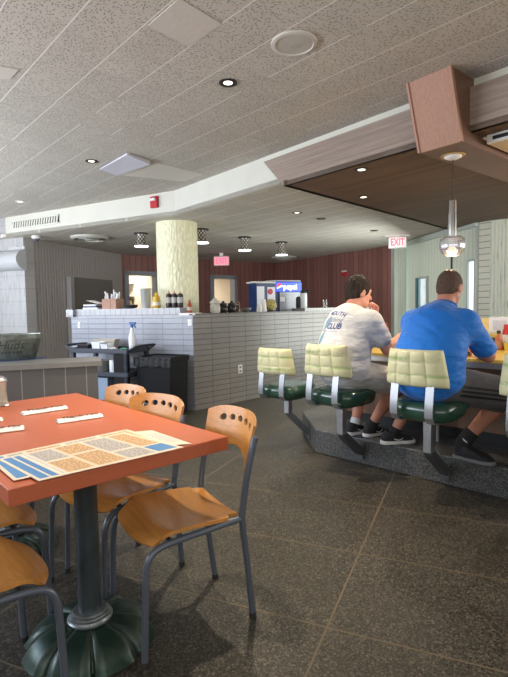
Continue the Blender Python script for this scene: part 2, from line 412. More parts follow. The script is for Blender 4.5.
# louvre in the left run
ga = W(13, 222, F0, (d1.y, -d1.x)); gb = W(59, 214, F0, (d1.y, -d1.x))
v = thing('wall_grille', 'long slotted air grille in the cream ceiling band near the white ribbed wall', 'vent', (ga.x, ga.y, 2.61), math.atan2(d1.y, d1.x))
gl = (Vector((gb.x, gb.y, 0))-Vector((ga.x, ga.y, 0))).length
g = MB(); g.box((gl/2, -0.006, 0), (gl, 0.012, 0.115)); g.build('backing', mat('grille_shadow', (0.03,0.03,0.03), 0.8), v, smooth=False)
g = MB()
for k in range(19):
    x = gl*(k+0.5)/19
    g.box((x, -0.013, 0), (gl/19*0.55, 0.016, 0.09), M=Matrix.Rotation(R(14), 3, 'Y'))
g.box((gl/2, -0.012, 0.055), (gl+0.02, 0.02, 0.02)); g.box((gl/2, -0.012, -0.055), (gl+0.02, 0.02, 0.02))
g.build('grille', CREAM, v, smooth=False)

# ------------------------------------------------------------------ wood soffit over the lunch counter and its beam
ux = d2; uy = n2
def P2(s, t): return K + d2*s + n2*t
sf = MB()
Ls = 5.5
# trapezoid front face: its left end rakes out to the top
zt = 2.685
tl = W(263.5, 163, K, n2)
s_tl = (tl-K).dot(d2)
sf_o = [(s_tl, zt), (0, ZW), (Ls, ZW), (Ls, zt)]
vs = [(x, 0, z) for x, z in sf_o] + [(x, 0.03, z) for x, z in sf_o]
sf.add(vs, [(0,1,2,3), (7,6,5,4), (0,4,5,1), (1,5,6,2), (2,6,7,3), (3,7,4,0)])
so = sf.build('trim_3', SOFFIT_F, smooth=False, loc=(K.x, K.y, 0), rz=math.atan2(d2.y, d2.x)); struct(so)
bc = G(451, 229, ZW); depth_s = 3.9
sdir = Vector((G(430, 225, ZW).x-K.x, G(430, 225, ZW).y-K.y, 0)).normalized()
e1 = K + sdir*((Vector((bc.x, bc.y, 0))-K).length)
su = MB(); su.prism([tuple(K)[:2], tuple(e1)[:2], tuple(e1+d2*6)[:2], tuple(K+d2*Ls)[:2]], ZW, ZW+0.04)
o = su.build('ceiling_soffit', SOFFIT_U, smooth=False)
struct(o)
me = o.data
Mw = Matrix.Rotation(math.atan2(d2.y, d2.x), 4, 'Z'); Mw.translation = K
me.transform(Mw.inverted()); o.matrix_world = Mw
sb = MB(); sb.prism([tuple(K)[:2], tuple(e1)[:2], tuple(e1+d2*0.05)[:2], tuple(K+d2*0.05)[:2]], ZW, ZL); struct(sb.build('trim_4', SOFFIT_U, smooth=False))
# beam: square ended, mahogany end panel, smooth brown underside
bA = Vector((1.061, 3.386, 0)); bB = Vector((1.254, 3.148, 0)); bd = (bB-bA).normalized(); bn = Vector((-bd.y, bd.x, 0)); bw = (bB-bA).length
if bn.y < 0: bn = -bn
rk = 0.145                                                     # the end is cut on a rake: its foot stands further back than its head
zb = D(420, 153.5, (bA+bn*rk).y).z
def beam_pts(x, y0): return [(x, y0+rk, zb), (x, y0, ZC), (x, 4.0, ZC), (x, 4.0, zb)]
bm_ = MB(); bm_.loft([[Vector(p) for p in beam_pts(0, 0.01)], [Vector(p) for p in beam_pts(bw, 0.01)]])
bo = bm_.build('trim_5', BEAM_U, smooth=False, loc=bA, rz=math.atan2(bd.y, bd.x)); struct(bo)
def raked(x0, x1, o0, o1): return [[Vector(p) for p in ((x, o0+rk, zb), (x, o0, ZC), (x, o1, ZC), (x, o1+rk, zb))] for x in (x0, x1)]
bp = MB(); bp.loft(raked(0.004, bw-0.004, -0.008, 0.010)); bp.loft(raked(-0.006, 0.010, -0.018, 0.012)); bp.loft(raked(bw-0.010, bw+0.006, -0.018, 0.012))
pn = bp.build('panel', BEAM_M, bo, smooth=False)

# ------------------------------------------------------------------ far walls
pA = Vector((-3.643, 7.979, 0)); pB = Vector((-2.81, 10.559, 0)); pC = Vector((0.60, 13.323, 0)); pD = Vector((2.595, 9.988, 0))
wallseg('wall_left', pA, pB, 0, ZL, 0.15, GREY_RIB)
dBC = (pC-pB).normalized(); nBC = Vector((dBC.y, -dBC.x, 0))
def onBC(u, v): q = W(u, v, pB, nBC); return (q-pB).dot(dBC), q.z
s1, z1 = onBC(124, 271); s2, _ = onBC(158, 271); s3, z3 = onBC(210, 275); s4, _ = onBC(236, 275)
LBC = (pC-pB).length
def bc(s): return pB + dBC*s
for k, (a, b) in enumerate(((-0.1, s1), (s2, s3), (s4, LBC+0.1))): wallseg('wall_back', bc(a), bc(b), 0, ZL, 0.12, PLANK_M)
for a, b, z in ((s1, s2, z1), (s3, s4, z3)): wallseg('wall_back', bc(a), bc(b), z, ZL, 0.12, PLANK_M)
for nm, a, b, z in (('door_1', s1, s2, z1), ('door_2', s3, s4, z3)):
    f = MB()
    f.box((0.04, 0.05, z/2), (0.09, 0.2, z)); f.box((b-a-0.04, 0.05, z/2), (0.09, 0.2, z)); f.box(((b-a)/2, 0.05, z-0.04), (b-a, 0.2, 0.09))
    o = f.build(nm, GREYFRAME, smooth=False, loc=bc(a), rz=math.atan2(dBC.y, dBC.x)); struct(o)
dCD = (pD-pC).normalized(); nCD = Vector((dCD.y, -dCD.x, 0))
pJ = W(396.5, 300, pC, nCD); pJ = Vector((pJ.x, pJ.y, 0))
wallseg('wall_right', pC, pJ, 0, ZL, 0.15, PLANK_M)
# kitchen behind the two openings
nk = Vector((-dBC.y, dBC.x, 0))
kc = [bc(-1.2)+nk*0.13, bc(LBC+0.6)+nk*0.13, bc(LBC+0.6)+nk*2.2, bc(-1.2)+nk*2.2]
wallseg('wall_kitchen', kc[3], kc[2], 0, ZL, 0.1, KWALL)
wallseg('wall_kitchen', kc[0], kc[3], 0, ZL, 0.1, KWALL)
wallseg('wall_kitchen', kc[2], kc[1], 0, ZL, 0.1, KWALL)
wallseg('wall_kitchen', bc(s2+0.25)+nk*0.13, bc(s2+0.25)+nk*2.2, 0, ZL, 0.1, KWALL)
kl = bc((s1+s2)/2)+nk*1.3
kt = thing('kitchen_ceiling_light', 'bright rectangular ceiling light seen through the narrow kitchen doorway', 'light', (kl.x, kl.y, ZL-0.05), math.atan2(dBC.y, dBC.x))
g = MB(); g.box((0, 0, 0.02), (0.7, 0.35, 0.05)); g.build('housing', WHITE, kt, smooth=False)
g = MB(); g.box((0, 0, -0.012), (0.64, 0.29, 0.012)); g.build('diffuser', mat('lit_diffuser', (1,1,1), 0.5, emit=(1.0,0.95,0.85), estr=6), kt, smooth=False)
area('kitchen_lamp', (kl.x, kl.y, ZL-0.1), (kl.x, kl.y, 0), 0.6, 0.3, 16, (1.0, 0.93, 0.82))
k2 = bc((s3+s4)/2+0.2)+nk*1.3
area('back_room_lamp', (k2.x, k2.y, ZL-0.1), (k2.x, k2.y, 0), 0.6, 0.3, 55, (1.0, 0.93, 0.80))

kr = bc(s1+0.55)+nk*1.75
t = thing('kitchen_rack', 'white shelved kitchen rack seen through the doorway beside the cream column', 'rack', (kr.x, kr.y, 0), math.atan2(dBC.y, dBC.x))
for z in (0.5, 0.95, 1.30, 1.62, 1.95):
    mb = MB(); mb.box((0, 0, z), (0.9, 0.42, 0.045)); mb.build('shelf', WHITE, t, smooth=False)
for x in (-0.44, 0.44):
    for y in (-0.19, 0.19): mb = MB(); mb.box((x, y, 1.0), (0.04, 0.04, 2.0)); mb.build('post', STEEL, t, smooth=False)
for x, z, w, h_, c in ((-0.22, 1.645, 0.3, 0.2, (0.05, 0.05, 0.06)), (0.2, 1.325, 0.34, 0.18, (0.45, 0.36, 0.25)), (-0.2, 1.325, 0.2, 0.14, (0.30, 0.32, 0.34))):
    q = Vector((kr.x, kr.y, 0))+dBC*x
    mb = MB(); mb.box((0, 0, h_/2), (w, 0.3, h_)); mb.box((0, -0.16, h_*0.6), (w*0.5, 0.02, h_*0.15))
    tag(mb.build('kitchen_container', mat('kitchen_container_paint', c, 0.5), None, smooth=False, loc=(q.x, q.y, z), rz=math.atan2(dBC.y, dBC.x)), 'storage container on the white kitchen rack beyond the doorway', 'container', 'containers on the kitchen rack')
# ------------------------------------------------------------------ glazed end with pleated curtains, brick end pier, ridged plaster
pE = W(478, 300, pC, nCD)
pE = D(478, 300, 6.9); pE = Vector((pE.x, pE.y, 0)); 
pG = D(489.5, 300, 6.75); pG = Vector((pG.x, pG.y, 0))
pI = pG + hd(128)*3.0
nt_ = CURT_M.node_tree; tb = nt_.nodes.new('ShaderNodeBsdfTranslucent'); tb.inputs[0].default_value = (0.70, 0.73, 0.66, 1)
mx = nt_.nodes.new('ShaderNodeMixShader'); mx.inputs[0].default_value = 0.4; out_ = [n_ for n_ in nt_.nodes if n_.type == 'OUTPUT_MATERIAL'][0]
nt_.links.new(nt_.nodes['Principled BSDF'].outputs[0], mx.inputs[1]); nt_.links.new(tb.outputs[0], mx.inputs[2]); nt_.links.new(mx.outputs[0], out_.inputs[0])
wallseg('wall_curtained', pJ, pE, 0, ZL, 0.012, CURT_M)
mid_ = (pJ+pE)/2; no_ = Vector((-(pE-pJ).y, (pE-pJ).x, 0)).normalized()
if no_.dot(mid_) < 0: no_ = -no_
q_ = mid_+no_*1.4
area('daylight_behind_curtain', (q_.x, q_.y, 1.5), (mid_.x, mid_.y, 1.3), 3.0, 2.4, 60, (1.0, 1.0, 0.97))
jb = MB(); jb.box((0, 0, ZL/2), (0.16, 0.16, ZL)); o = jb.build('trim_6', mat('pale_jamb', (0.55,0.58,0.52), 0.4), smooth=False, loc=pJ, rz=math.atan2(pE.y-pJ.y, pE.x-pJ.x)); struct(o)
wallseg('wall_brick', pE, pG, 0, ZL, 0.25, CREAMBRICK)
wallseg('wall_plaster', pG, pI, 0, ZL, 0.15, SAGE_RIB)
DAYPANE = mat('daylit_pane', (0.8,0.9,1.0), 0.1, emit=(0.80,0.93,1.0), estr=0.85)
dJE = (pE-pJ).normalized(); nJE = Vector((dJE.y, -dJE.x, 0)); LJE = (pE-pJ).length
def onJE(u, v): q = W(u, v, pJ, nJE); return (q-pJ).dot(dJE), q.z
def pane(name, ua, va, ub, vb, m, frame):
    a, za = onJE(ua, va); b, zb = onJE(ub, vb); z0, z1 = min(za, zb), max(za, zb)
    f = MB(); t = 0.035
    f.box((a-t/2, -0.02, (z0+z1)/2), (t, 0.05, z1-z0+2*t)); f.box((b+t/2, -0.02, (z0+z1)/2), (t, 0.05, z1-z0+2*t))
    f.box(((a+b)/2, -0.02, z0-t/2), (b-a, 0.05, t)); f.box(((a+b)/2, -0.02, z1+t/2), (b-a, 0.05, t))
    o = f.build(name, frame, smooth=False, loc=pJ, rz=math.atan2(dJE.y, dJE.x)); struct(o)
    g = MB(); g.box(((a+b)/2, -0.008, (z0+z1)/2), (b-a, 0.014, z1-z0)); g.build('pane', m, o, smooth=False)
    return o
PALEF = mat('pale_window_frame', (0.50, 0.55, 0.52), 0.4)
pane('window_1', 470.5, 262, 476, 322, DAYPANE, PALEF)
pane('window_2', 421.5, 279, 428, 306, mat('window_pane_street', (0.7,0.8,0.85), 0.1, emit=(0.62,0.75,0.80), estr=0.5, var=0.3, vscale=9), PALEF)
TEAL = mat('teal_frame', (0.10, 0.30, 0.36), 0.4)
o = MB()
a, za = onJE(419, 309); o.box((a, -0.03, (za+onJE(419, 278)[1])/2), (0.07, 0.05, onJE(419, 278)[1]-za)); o = o.build('trim_7', TEAL, smooth=False, loc=pJ, rz=math.atan2(dJE.y, dJE.x)); struct(o)
o = MB(); a, _ = onJE(408.5, 300); o.box((a, -0.03, ZL/2), (0.05, 0.05, ZL));  o.box((LJE/2, -0.03, ZL-0.06), (LJE, 0.05, 0.08))
o = o.build('trim_8', mat('pale_green_mullion', (0.55,0.62,0.56), 0.4), smooth=False, loc=pJ, rz=math.atan2(dJE.y, dJE.x)); struct(o)

o = MB(); a, _ = onJE(452, 300); o.box((a, -0.012, ZL/2), (0.02, 0.02, ZL)); struct(o.build('trim_15', mat('dark_mullion', (0.05, 0.06, 0.06), 0.5), smooth=False, loc=pJ, rz=math.atan2(dJE.y, dJE.x)))
# ------------------------------------------------------------------ left pier, window wall, right wall
dp = hd(293.5)
pP = Vector((-3.655, 7.90, 0))
wallseg('wall_pier', pP+dp*2.6, pP, 0, ZC, 0.2, PIER_M)
wl = MB(); wl.box((-4.9, 3.0, 0.5), (0.15, 10.4, 1.0)); wl.box((-4.9, 3.0, 2.65), (0.15, 10.4, 0.25)); struct(wl.build('wall_window_side', CREAM, smooth=False))
wl = MB(); wl.box((0.8, -2.3, 0.5), (11.6, 0.15, 1.0)); struct(wl.build('wall_behind', CREAM, smooth=False))  # unseen sill wall, put in to block low daylight
wl = MB(); wl.box((6.4, 2.6, 0.5), (0.15, 9.8, 1.0)); struct(wl.build('wall_far_side', CREAM, smooth=False))  # unseen like the one behind, added so sky light enters only above it
for k in range(4):
    f = MB(); y0 = -2.0+2.5*k; y1 = y0+2.5
    f.box((-4.9, y0, 1.76), (0.12, 0.08, 1.52)); f.box((-4.9, y1-0.04, 1.76), (0.12, 0.08, 1.52)); f.box((-4.9, (y0+y1)/2, 1.03), (0.12, 2.5, 0.06)); f.box((-4.9, (y0+y1)/2, 2.49), (0.12, 2.5, 0.06))
    struct(f.build('window_%d' % (k+3), STEEL, smooth=False))

# ------------------------------------------------------------------ glazed-brick half walls
Ct = Vector((-0.748, 6.025, 0)); Lw = Vector((-2.53, 6.80, 0))
dL = (Lw-Ct).normalized(); dR = hd(44.5)
nLb = Vector((dL.y, -dL.x, 0))
if nLb.y < 0: nLb = -nLb
nRb = hd(-45.5)
ZTL, ZTR = 1.285, 1.205
sN = 0.18
wallseg('wall_tiled_left', Lw, Ct, 0, ZTR-0.015, 0.26, TILE_L)
wallseg('wall_tiled_right', Ct, Ct+dR*4.1, 0, ZTR-0.015, 0.26, TILE_M)
cpl = wallseg('trim_9', Lw-dL*-0.0, Ct+dL*sN, ZTR-0.015, ZTL, 0.26, SOLDIER)
# overhanging course at the free end of the pale wall
o = MB(); o.box((0.02, 0.10, ZTL-0.05), (0.12, 0.30, 0.10)); struct(o.build('trim_10', SOLDIER, smooth=False, loc=Lw, rz=math.atan2(-dL.y, -dL.x)))
CAPD = mat('dark_stone_cap', (0.13, 0.125, 0.115), 0.4, var=0.1)
o = wallseg('trim_11', Ct-dR*0.02, Ct+dR*2.2, ZTR-0.015, ZTR+0.003, 0.27, CAPD)
o = wallseg('trim_12', Ct+dR*2.2, Ct+dR*4.1, ZTR-0.015, ZTR+0.045, 0.26, m_tile('grey_soldier_brick', (0.38,0.37,0.36), (0.34,0.33,0.32), (0.15,)*3, 0.075, 0.3, zoff=0.3))
o = wallseg('trim_13', Ct+dL*0.20, Ct+dL*(-0.015), ZTR-0.015, ZTR+0.012, 0.20, WHITE)

# ------------------------------------------------------------------ grey boarded half wall on the left
ZH = 0.86
a0 = G(-60, 374, ZH); b0 = G(97.5, 365.5, ZH)
dh = hd(69.0); b0 = Vector((b0.x, b0.y, 0)); a0 = b0 - dh*2.4; nh = hd(-21)
wallseg('wall_dado', a0, b0, 0, ZH, 0.30, DADO_M)
o = wallseg('trim_14', a0-nh*0.02, b0-nh*0.02+dh*0.03, ZH, ZH+0.035, 0.38, mat('grey_ledge_laminate', (0.26,0.25,0.23), 0.35, var=0.06, vscale=12))

# ------------------------------------------------------------------ column
cc = Vector((-1.045, 6.86, 0))
t = NT('cream_textured_column', 0.45, 0.4)
sp = t.n('SeparateXYZ'); t.l(t.co, sp.inputs[0]); th = t.math('ARCTAN2', sp.outputs[1], sp.outputs[0])
cb = t.n('CombineXYZ'); t.l(t.math('MULTIPLY', th, 0.285), cb.inputs[0]); t.l(sp.outputs[2], cb.inputs[1])
vv = t.n('TexVoronoi'); vv.inputs['Scale'].default_value = 30; t.l(t.mapping(cb.outputs[0], sc=(1.0, 0.42, 1)), vv.inputs['Vector'])
ww = t.noise(t.mapping(cb.outputs[0], sc=(1, 0.12, 1)), 40, 3)
t.bump(t.math('ADD', vv.outputs['Distance'], ww), 0.8, 0.014)
COLUMN_M = t.col(t.mix(t.ramp(vv.outputs['Distance'], [(0.25, (0,)*3), (0.7, (1,)*3)]), (0.93, 0.91, 0.66), (0.80, 0.78, 0.53)))
o = MB(); o.lathe([(0.283, 0), (0.283, ZL)], 48); struct(o.build('column', COLUMN_M, loc=cc))

# ------------------------------------------------------------------ granite platform carrying the counter and stools
ZP = 0.208
pl0 = Vector((0.516, 4.204, 0)); dpl = hd(135); dsd = hd(-3)
pts = [pl0, pl0+dpl*3.6, pl0+dpl*3.6+A*2.0, pl0+A*1.9+dsd*0.9, pl0+dsd*0.72]
o = MB(); o.prism([tuple(p)[:2] for p in pts], 0, ZP); struct(o.build('floor_platform', PLAT_M, smooth=False, bevel=0.01))
# ------------------------------------------------------------------ dining table
ORANGE = mat('orange_laminate', (0.45, 0.118, 0.056), 0.33, var=0.05, vscale=40, spec=0.4)
ORANGE_E = mat('orange_laminate_edge', (0.46, 0.125, 0.065), 0.4, var=0.05)
def m_patina(name, base, light):
    t = NT(name, 0.38, 0.5, 0.35)
    n = t.noise(t.co, 22, 6, 0.7); g = t.n('NewGeometry')
    c = t.mix(t.ramp(n, [(0.42, (0,)*3), (0.7, (1,)*3)]), base, tuple(x*0.45 for x in base))
    c = t.mix(t.ramp(g.outputs['Pointiness'], [(0.505, (0,)*3), (0.56, (1,)*3)]), c, light)
    t.bump(n, 0.2, 0.006); return t.col(c)
PATINA = m_patina('green_patina_casting', (0.018, 0.050, 0.036), (0.22, 0.25, 0.23))
POLE_M = mat('weathered_steel_pole', (0.105, 0.13, 0.145), 0.33, 0.75, var=0.35, vscale=9, bump=0.12, bscale=30, stretch=(1,1,0.3))
RIBM = mat('worn_petal_rib', (0.13, 0.155, 0.145), 0.4, 0.5, var=0.5, vscale=30)
TN = Vector((-0.73, 1.411, 0)); TR = Vector((-0.113, 1.975, 0))
tdir = (TR-TN).normalized(); tin = Vector((-tdir.y, tdir.x, 0)); TWd = (TR-TN).length; TLn = 1.52; TZ = 0.75
tc = TN + tdir*TWd/2
trz = math.atan2(tdir.y, tdir.x)                 # local x along the short edge, local y away from the camera
table = thing('dining_table', 'long orange laminate dining table on two round posts with green petal feet', 'table', tc, trz)
o = MB(); o.box((0, TLn/2, TZ-0.0305), (TWd, TLn, 0.055)); o.build('table_top', ORANGE, table, bevel=0.003)
for px_, yy in ((-0.078, 0.258), (-0.075, 1.27)):
    o = MB(); o.lathe([(0.043, 0.105), (0.043, TZ-0.075), (0.046, TZ-0.07), (0.16, TZ-0.062), (0.16, TZ-0.058)], 32, (px_, yy, 0)); o.build('pole', POLE_M, table)
    o = MB(); nr, ns = 22, 256
    def petal(u, vv):
        th = 2*PI*u; r = vv
        cl_ = abs(math.cos(4*th)); sl = abs(math.sin(4*th))     # cl_ is 1 on a petal's midrib, 0 between petals
        Rr = 0.245*(0.86+0.14*min(1, cl_*1.6)**0.5)
        rad = 0.05+(Rr-0.05)*r
        z = 0.084-0.034*r-0.050*r**7
        z += 0.012*math.sin(PI*min(1, r))*min(1, cl_*2.2)**0.5-0.004
        return (px_+rad*math.cos(th), yy+rad*math.sin(th), max(z, 0.002))
    o.grid(petal, ns, nr); o.add([(px_, yy, 0.10)]+[petal(i/ns, 0) for i in range(ns)], [(0, 1+i, 1+(i+1) % ns) for i in range(ns)])
    o.add([(px_, yy, 0.001)]+[tuple(list(petal(i/ns, 1))[:2]+[0.001]) for i in range(ns)], [(0, 1+(i+1) % ns, 1+i) for i in range(ns)])
    b = o.build('petal_base', PATINA, table, angle=60)
    for q_ in range(8):
        th_q = (q_+0.5)*PI/4; pts_q = []
        for i in range(9):
            c_q = petal(th_q/(2*PI), 0.08+0.90*i/8); pts_q.append((c_q[0], c_q[1], c_q[2]+0.001))
        o = MB(); o.tube(pts_q, [0.0035+0.003*i/8 for i in range(9)], 8); o.build('petal_rib', RIBM, b)
    o = MB(); o.lathe([(0.083, 0.085), (0.085, 0.092), (0.080, 0.097), (0.078, 0.103), (0.072, 0.106), (0.070, 0.112), (0.064, 0.115), (0.062, 0.122), (0.047, 0.124)], 32, (px_, yy, 0)); o.build('collar', mat('worn_collar', (0.22,0.25,0.26), 0.35, 0.6, var=0.3, vscale=30), b)

# ------------------------------------------------------------------ chairs: bent plywood on grey tube
PLY = m_veneer('honey_plywood', (0.60, 0.275, 0.070), (0.47, 0.205, 0.048), 'x', 0.35, 0.3)
PLYE = mat('plywood_edge', (0.42, 0.22, 0.09), 0.5)
TUBE = mat('grey_blue_tube_paint', (0.125, 0.145, 0.18), 0.33, 0.35, var=0.05)
RUB = mat('black_foot_cap', (0.03, 0.03, 0.03), 0.6)
def back_panel():
    """curved panel with a row of five holes, wide at the top"""
    mb = MB(); wt = 0.415; hs = 5; cell = 0.061; hr = 0.0205
    x0 = -hs*cell/2
    def mp(x, y):   # flat (x, y in 0..1 or metres) -> curved
        return x, y
    P = []; Fc = []; idx = {}
    def vid(x, y):
        k = (round(x, 5), round(y, 5))
        if k not in idx: idx[k] = len(P); P.append(k)
        return idx[k]
    yb, yt = 0.136, 0.136+cell      # hole row
    nsub = 4
    xs = [-wt/2 + (x0+wt/2)*i/3 for i in range(3)] + [x0+cell*i/nsub for i in range(hs*nsub+1)] + [-x0+(wt/2+x0)*i/3 for i in range(1, 4)]
    ysl = [yb*i/7 for i in range(8)]; ysm = [yb+(yt-yb)*i/nsub for i in range(nsub+1)]; ysu = [yt+(0.235-yt)*i/2 for i in range(3)]
    def rect(xa, xb, ya, y2): Fc.append((vid(xa, ya), vid(xb, ya), vid(xb, y2), vid(xa, y2)))
    for ys in (ysl, ysu):
        for i in range(len(xs)-1):
            for j in range(len(ys)-1): rect(xs[i], xs[i+1], ys[j], ys[j+1])
    for i in list(range(3))+list(range(len(xs)-4, len(xs)-1)):
        for j in range(nsub): rect(xs[i], xs[i+1], ysm[j], ysm[j+1])
    for c in range(hs):
        cx = x0+cell*(c+0.5); cy = (yb+yt)/2; per = []
        for k in range(nsub): per.append((cx-cell/2+cell*k/nsub, yb))
        for k in range(nsub): per.append((cx+cell/2, yb+cell*k/nsub))
        for k in range(nsub): per.append((cx+cell/2-cell*k/nsub, yt))
        for k in range(nsub): per.append((cx-cell/2, yt-cell*k/nsub))
        n = len(per); inn = []; mid = []
        for k, (px, py) in enumerate(per):
            a = math.atan2(py-cy, px-cx); inn.append((cx+hr*math.cos(a), cy+hr*math.sin(a))); mid.append((cx+hr*1.35*math.cos(a), cy+hr*1.35*math.sin(a)))
        for k in range(n):
            j = (k+1) % n
            Fc.append((vid(*per[k]), vid(*per[j]), vid(*mid[j]), vid(*mid[k]))); Fc.append((vid(*mid[k]), vid(*mid[j]), vid(*inn[j]), vid(*inn[k])))
    def curve(x, y):
        u = x/(wt/2)
        yl = 0.022+0.055*(1-abs(u)**1.6)              # arched lower edge
        yu = 0.235-0.030*abs(u)**4.0                 # soft upper corners
        t = y/0.235; Y = yl+(yu-yl)*t
        X = x*(0.93+0.07*t)
        dp_ = -0.060*(1-u*u)-0.24*Y
        return X, dp_, Y
    th = 0.011; n = len(P); V3 = []
    for (x, y) in P: V3.append(Vector(curve(x, y)))
    nrm = []
    for (x, y) in P:
        e = 1e-3; a = Vector(curve(x+e, y))-Vector(curve(x-e, y)); b = Vector(curve(x, y+e))-Vector(curve(x, y-e)); nrm.append(a.cross(b).normalized())
    vs = [p+q*th/2 for p, q in zip(V3, nrm)] + [p-q*th/2 for p, q in zip(V3, nrm)]
    from collections import Counter
    ed = Counter()
    for f in Fc:
        for k in range(4): ed[(f[k], f[(k+1) % 4])] += 1
    fs = list(Fc) + [tuple(i+n for i in f[::-1]) for f in Fc]
    mi = [0]*len(fs)
    for (a, b) in ed:
        if (b, a) not in ed: fs.append((b, a, a+n, b+n)); mi.append(1)
    mb.add(vs, fs); mb.mi = mi
    return mb
def make_chair(label):
    t = thing('dining_chair', label, 'chair', group='plywood chairs around the orange table')
    # local: +Y faces forward, origin on the floor under the seat
    def seat(u, vv):
        x = u*2-1; y = vv*2-1
        wx = 0.205+0.012*y
        # rounded front, notched rear
        px = x*wx*(1-0.10*max(0, y)**3*abs(x)**3); py = y*0.205-0.05*(abs(x)**2.6)*max(0, y)**1.5
        if y < -0.72 and abs(x) > 0.78: px *= 0.86
        z = 0.448 - 0.012*(1-x*x)*(1-y*y) + 0.010*abs(x)**2*(1-max(0, y))
        if y > 0.45: z -= 0.042*((y-0.45)/0.55)**2
        z += 0.013*y
        return (px, py, z)
    o = MB(); o.slab(seat, 28, 28, 0.013); o.build('seat', PLY, t, angle=50)
    bp = back_panel(); bp.xf(Matrix.Translation((0, -0.218, 0.596)))
    o = bp.build('backrest', [PLY, PLYE], t, angle=50)
    for s in (-1, 1):
        o = MB(); o.tube([(s*0.190, -0.205, 0.435), (s*0.197, -0.05, 0.428), (s*0.203, 0.10, 0.420), (s*0.207, 0.160, 0.405), (s*0.210, 0.188, 0.365), (s*0.211, 0.196, 0.29), (s*0.214, 0.208, 0.015)], 0.0125, 12, 5)
        l = o.build('leg', TUBE, t); o = MB(); o.cyl((s*0.214, 0.2084, 0.0), (s*0.214, 0.208, 0.022), 0.0142, 0.0138, 12); o.build('foot_cap', RUB, l)
        o = MB(); o.tube([(s*0.172, -0.262, 0.015), (s*0.182, -0.235, 0.25), (s*0.190, -0.212, 0.42), (s*0.1935, -0.212, 0.47), (s*0.198, -0.232, 0.60), (s*0.204, -0.268, 0.757)], 0.0135, 12, 5)
        l = o.build('leg', TUBE, t); o = MB(); o.cyl((s*0.172, -0.2622, 0.0), (s*0.172, -0.262, 0.022), 0.0150, 0.0146, 12); o.build('foot_cap', RUB, l)
    o = MB(); o.tube([(-0.190, -0.20, 0.432), (0.190, -0.20, 0.432)], 0.009, 8); o.tube([(-0.203, 0.09, 0.421), (0.203, 0.09, 0.421)], 0.009, 8); o.build('seat_frame', TUBE, t)
    return t
c1 = make_chair('plywood chair nearest the open floor, its slotted back beside the orange table corner')
c1.location = (-0.338, 1.955, 0); c1.rotation_euler.z = facing(239)
dup(c1, (-0.675, 2.26, 0), facing(219), 'plywood chair second from the orange table corner, its holed back facing us above the table')
dup(c1, (-0.935, 2.61, 0), facing(224), 'plywood chair furthest along the table, half hidden beside the grey boarded half wall')
dup(c1, (-0.915, 1.515, 0), facing(48), 'plywood chair at the near left, its front leg crossing the green petal foot')
dup(c1, (-1.14, 1.94, 0), facing(48), 'plywood chair behind the near left one, only its seat edge under the table')

# ------------------------------------------------------------------ things on the table
def TP(u, v): return G(u, v, TZ)
PAPER = mat('cream_paper', (0.72, 0.62, 0.48), 0.5, var=0.02)
M_TAN = mat('menu_tan', (0.66, 0.42, 0.22), 0.35); M_GREY = mat('menu_grey', (0.50, 0.47, 0.44), 0.35); M_BLUE = mat('menu_blue', (0.085, 0.24, 0.50), 0.35)
M_WHITE = mat('menu_white', (0.74, 0.70, 0.63), 0.35); M_INK = mat('menu_ink', (0.20, 0.13, 0.09), 0.5)
def quad_map(q):
    a, b, c, d = [Vector((p.x, p.y, 0)) for p in q]
    return lambda s, t: (a*(1-s)+b*s)*(1-t)+(d*(1-s)+c*s)*t
def menu(q, z, label, blocks):
    f = quad_map(q); c0 = f(0.5, 0.5); c0.z = z
    mb = MB()
    def patch(s0, s1, t0, t1, zz, mi, th=0.0004):
        mb.cur = mi; p = [f(s, t)-Vector((c0.x, c0.y, 0)) for s, t in ((s0,t0),(s1,t0),(s1,t1),(s0,t1))]
        mb.prism([tuple(x)[:2] for x in p], zz, zz+th)
    patch(0, 1, 0, 1, 0, 0, 0.0014)
    rnd = random.Random(label)
    for (s0, s1, t0, t1, mi) in blocks:
        patch(s0, s1, t0, t1, 0.0014, mi, 0.0002)
        if mi in (1, 2, 4):
            n = max(2, int((t1-t0)/0.035))
            for k in range(n):
                tt = t0+(t1-t0)*(k+0.6)/(n+0.2); s = s0+0.012
                while s < s1-0.02:
                    w = rnd.uniform(0.01, 0.05); patch(s, min(s+w, s1-0.008), tt, tt+0.009, 0.0016, 5, 0.0001); s += w+0.012
    o = mb.build('menu', [PAPER, M_TAN, M_GREY, M_BLUE, M_WHITE, M_INK], None, smooth=False, fix=True, loc=c0)
    return tag(o, label, 'menu', 'laminated menus spread on the orange table')
grp = [(0.02,0.075,0.05,0.95,3),(0.09,0.13,0.05,0.95,3),(0.145,0.18,0.05,0.95,4),(0.19,0.36,0.05,0.48,1),(0.19,0.36,0.54,0.95,2),(0.38,0.58,0.05,0.55,1),(0.38,0.58,0.60,0.95,1),(0.60,0.80,0.05,0.35,2),(0.60,0.80,0.40,0.95,2),(0.82,0.97,0.05,0.30,3),(0.82,0.97,0.34,0.95,1)]
grp2 = [(0.02,0.08,0.05,0.95,3),(0.10,0.20,0.05,0.95,2),(0.22,0.45,0.05,0.95,1),(0.48,0.72,0.05,0.95,2),(0.75,0.97,0.05,0.95,1)]
grp3 = [(0.03,0.30,0.1,0.9,1),(0.34,0.6,0.1,0.9,2),(0.64,0.96,0.2,0.8,4)]
menu([TP(146, 447.5), TP(192, 444.0), TP(152, 430.5), TP(96, 435.5)], TZ, 'lowest laminated menu, its end reaching past the others toward the table corner', grp3)
menu([TP(14, 481.5), TP(176, 446), TP(127, 430), TP(-12, 459)], TZ+0.002, 'laminated menu in the middle of the spread with two blue stripes toward the table edge', grp2)
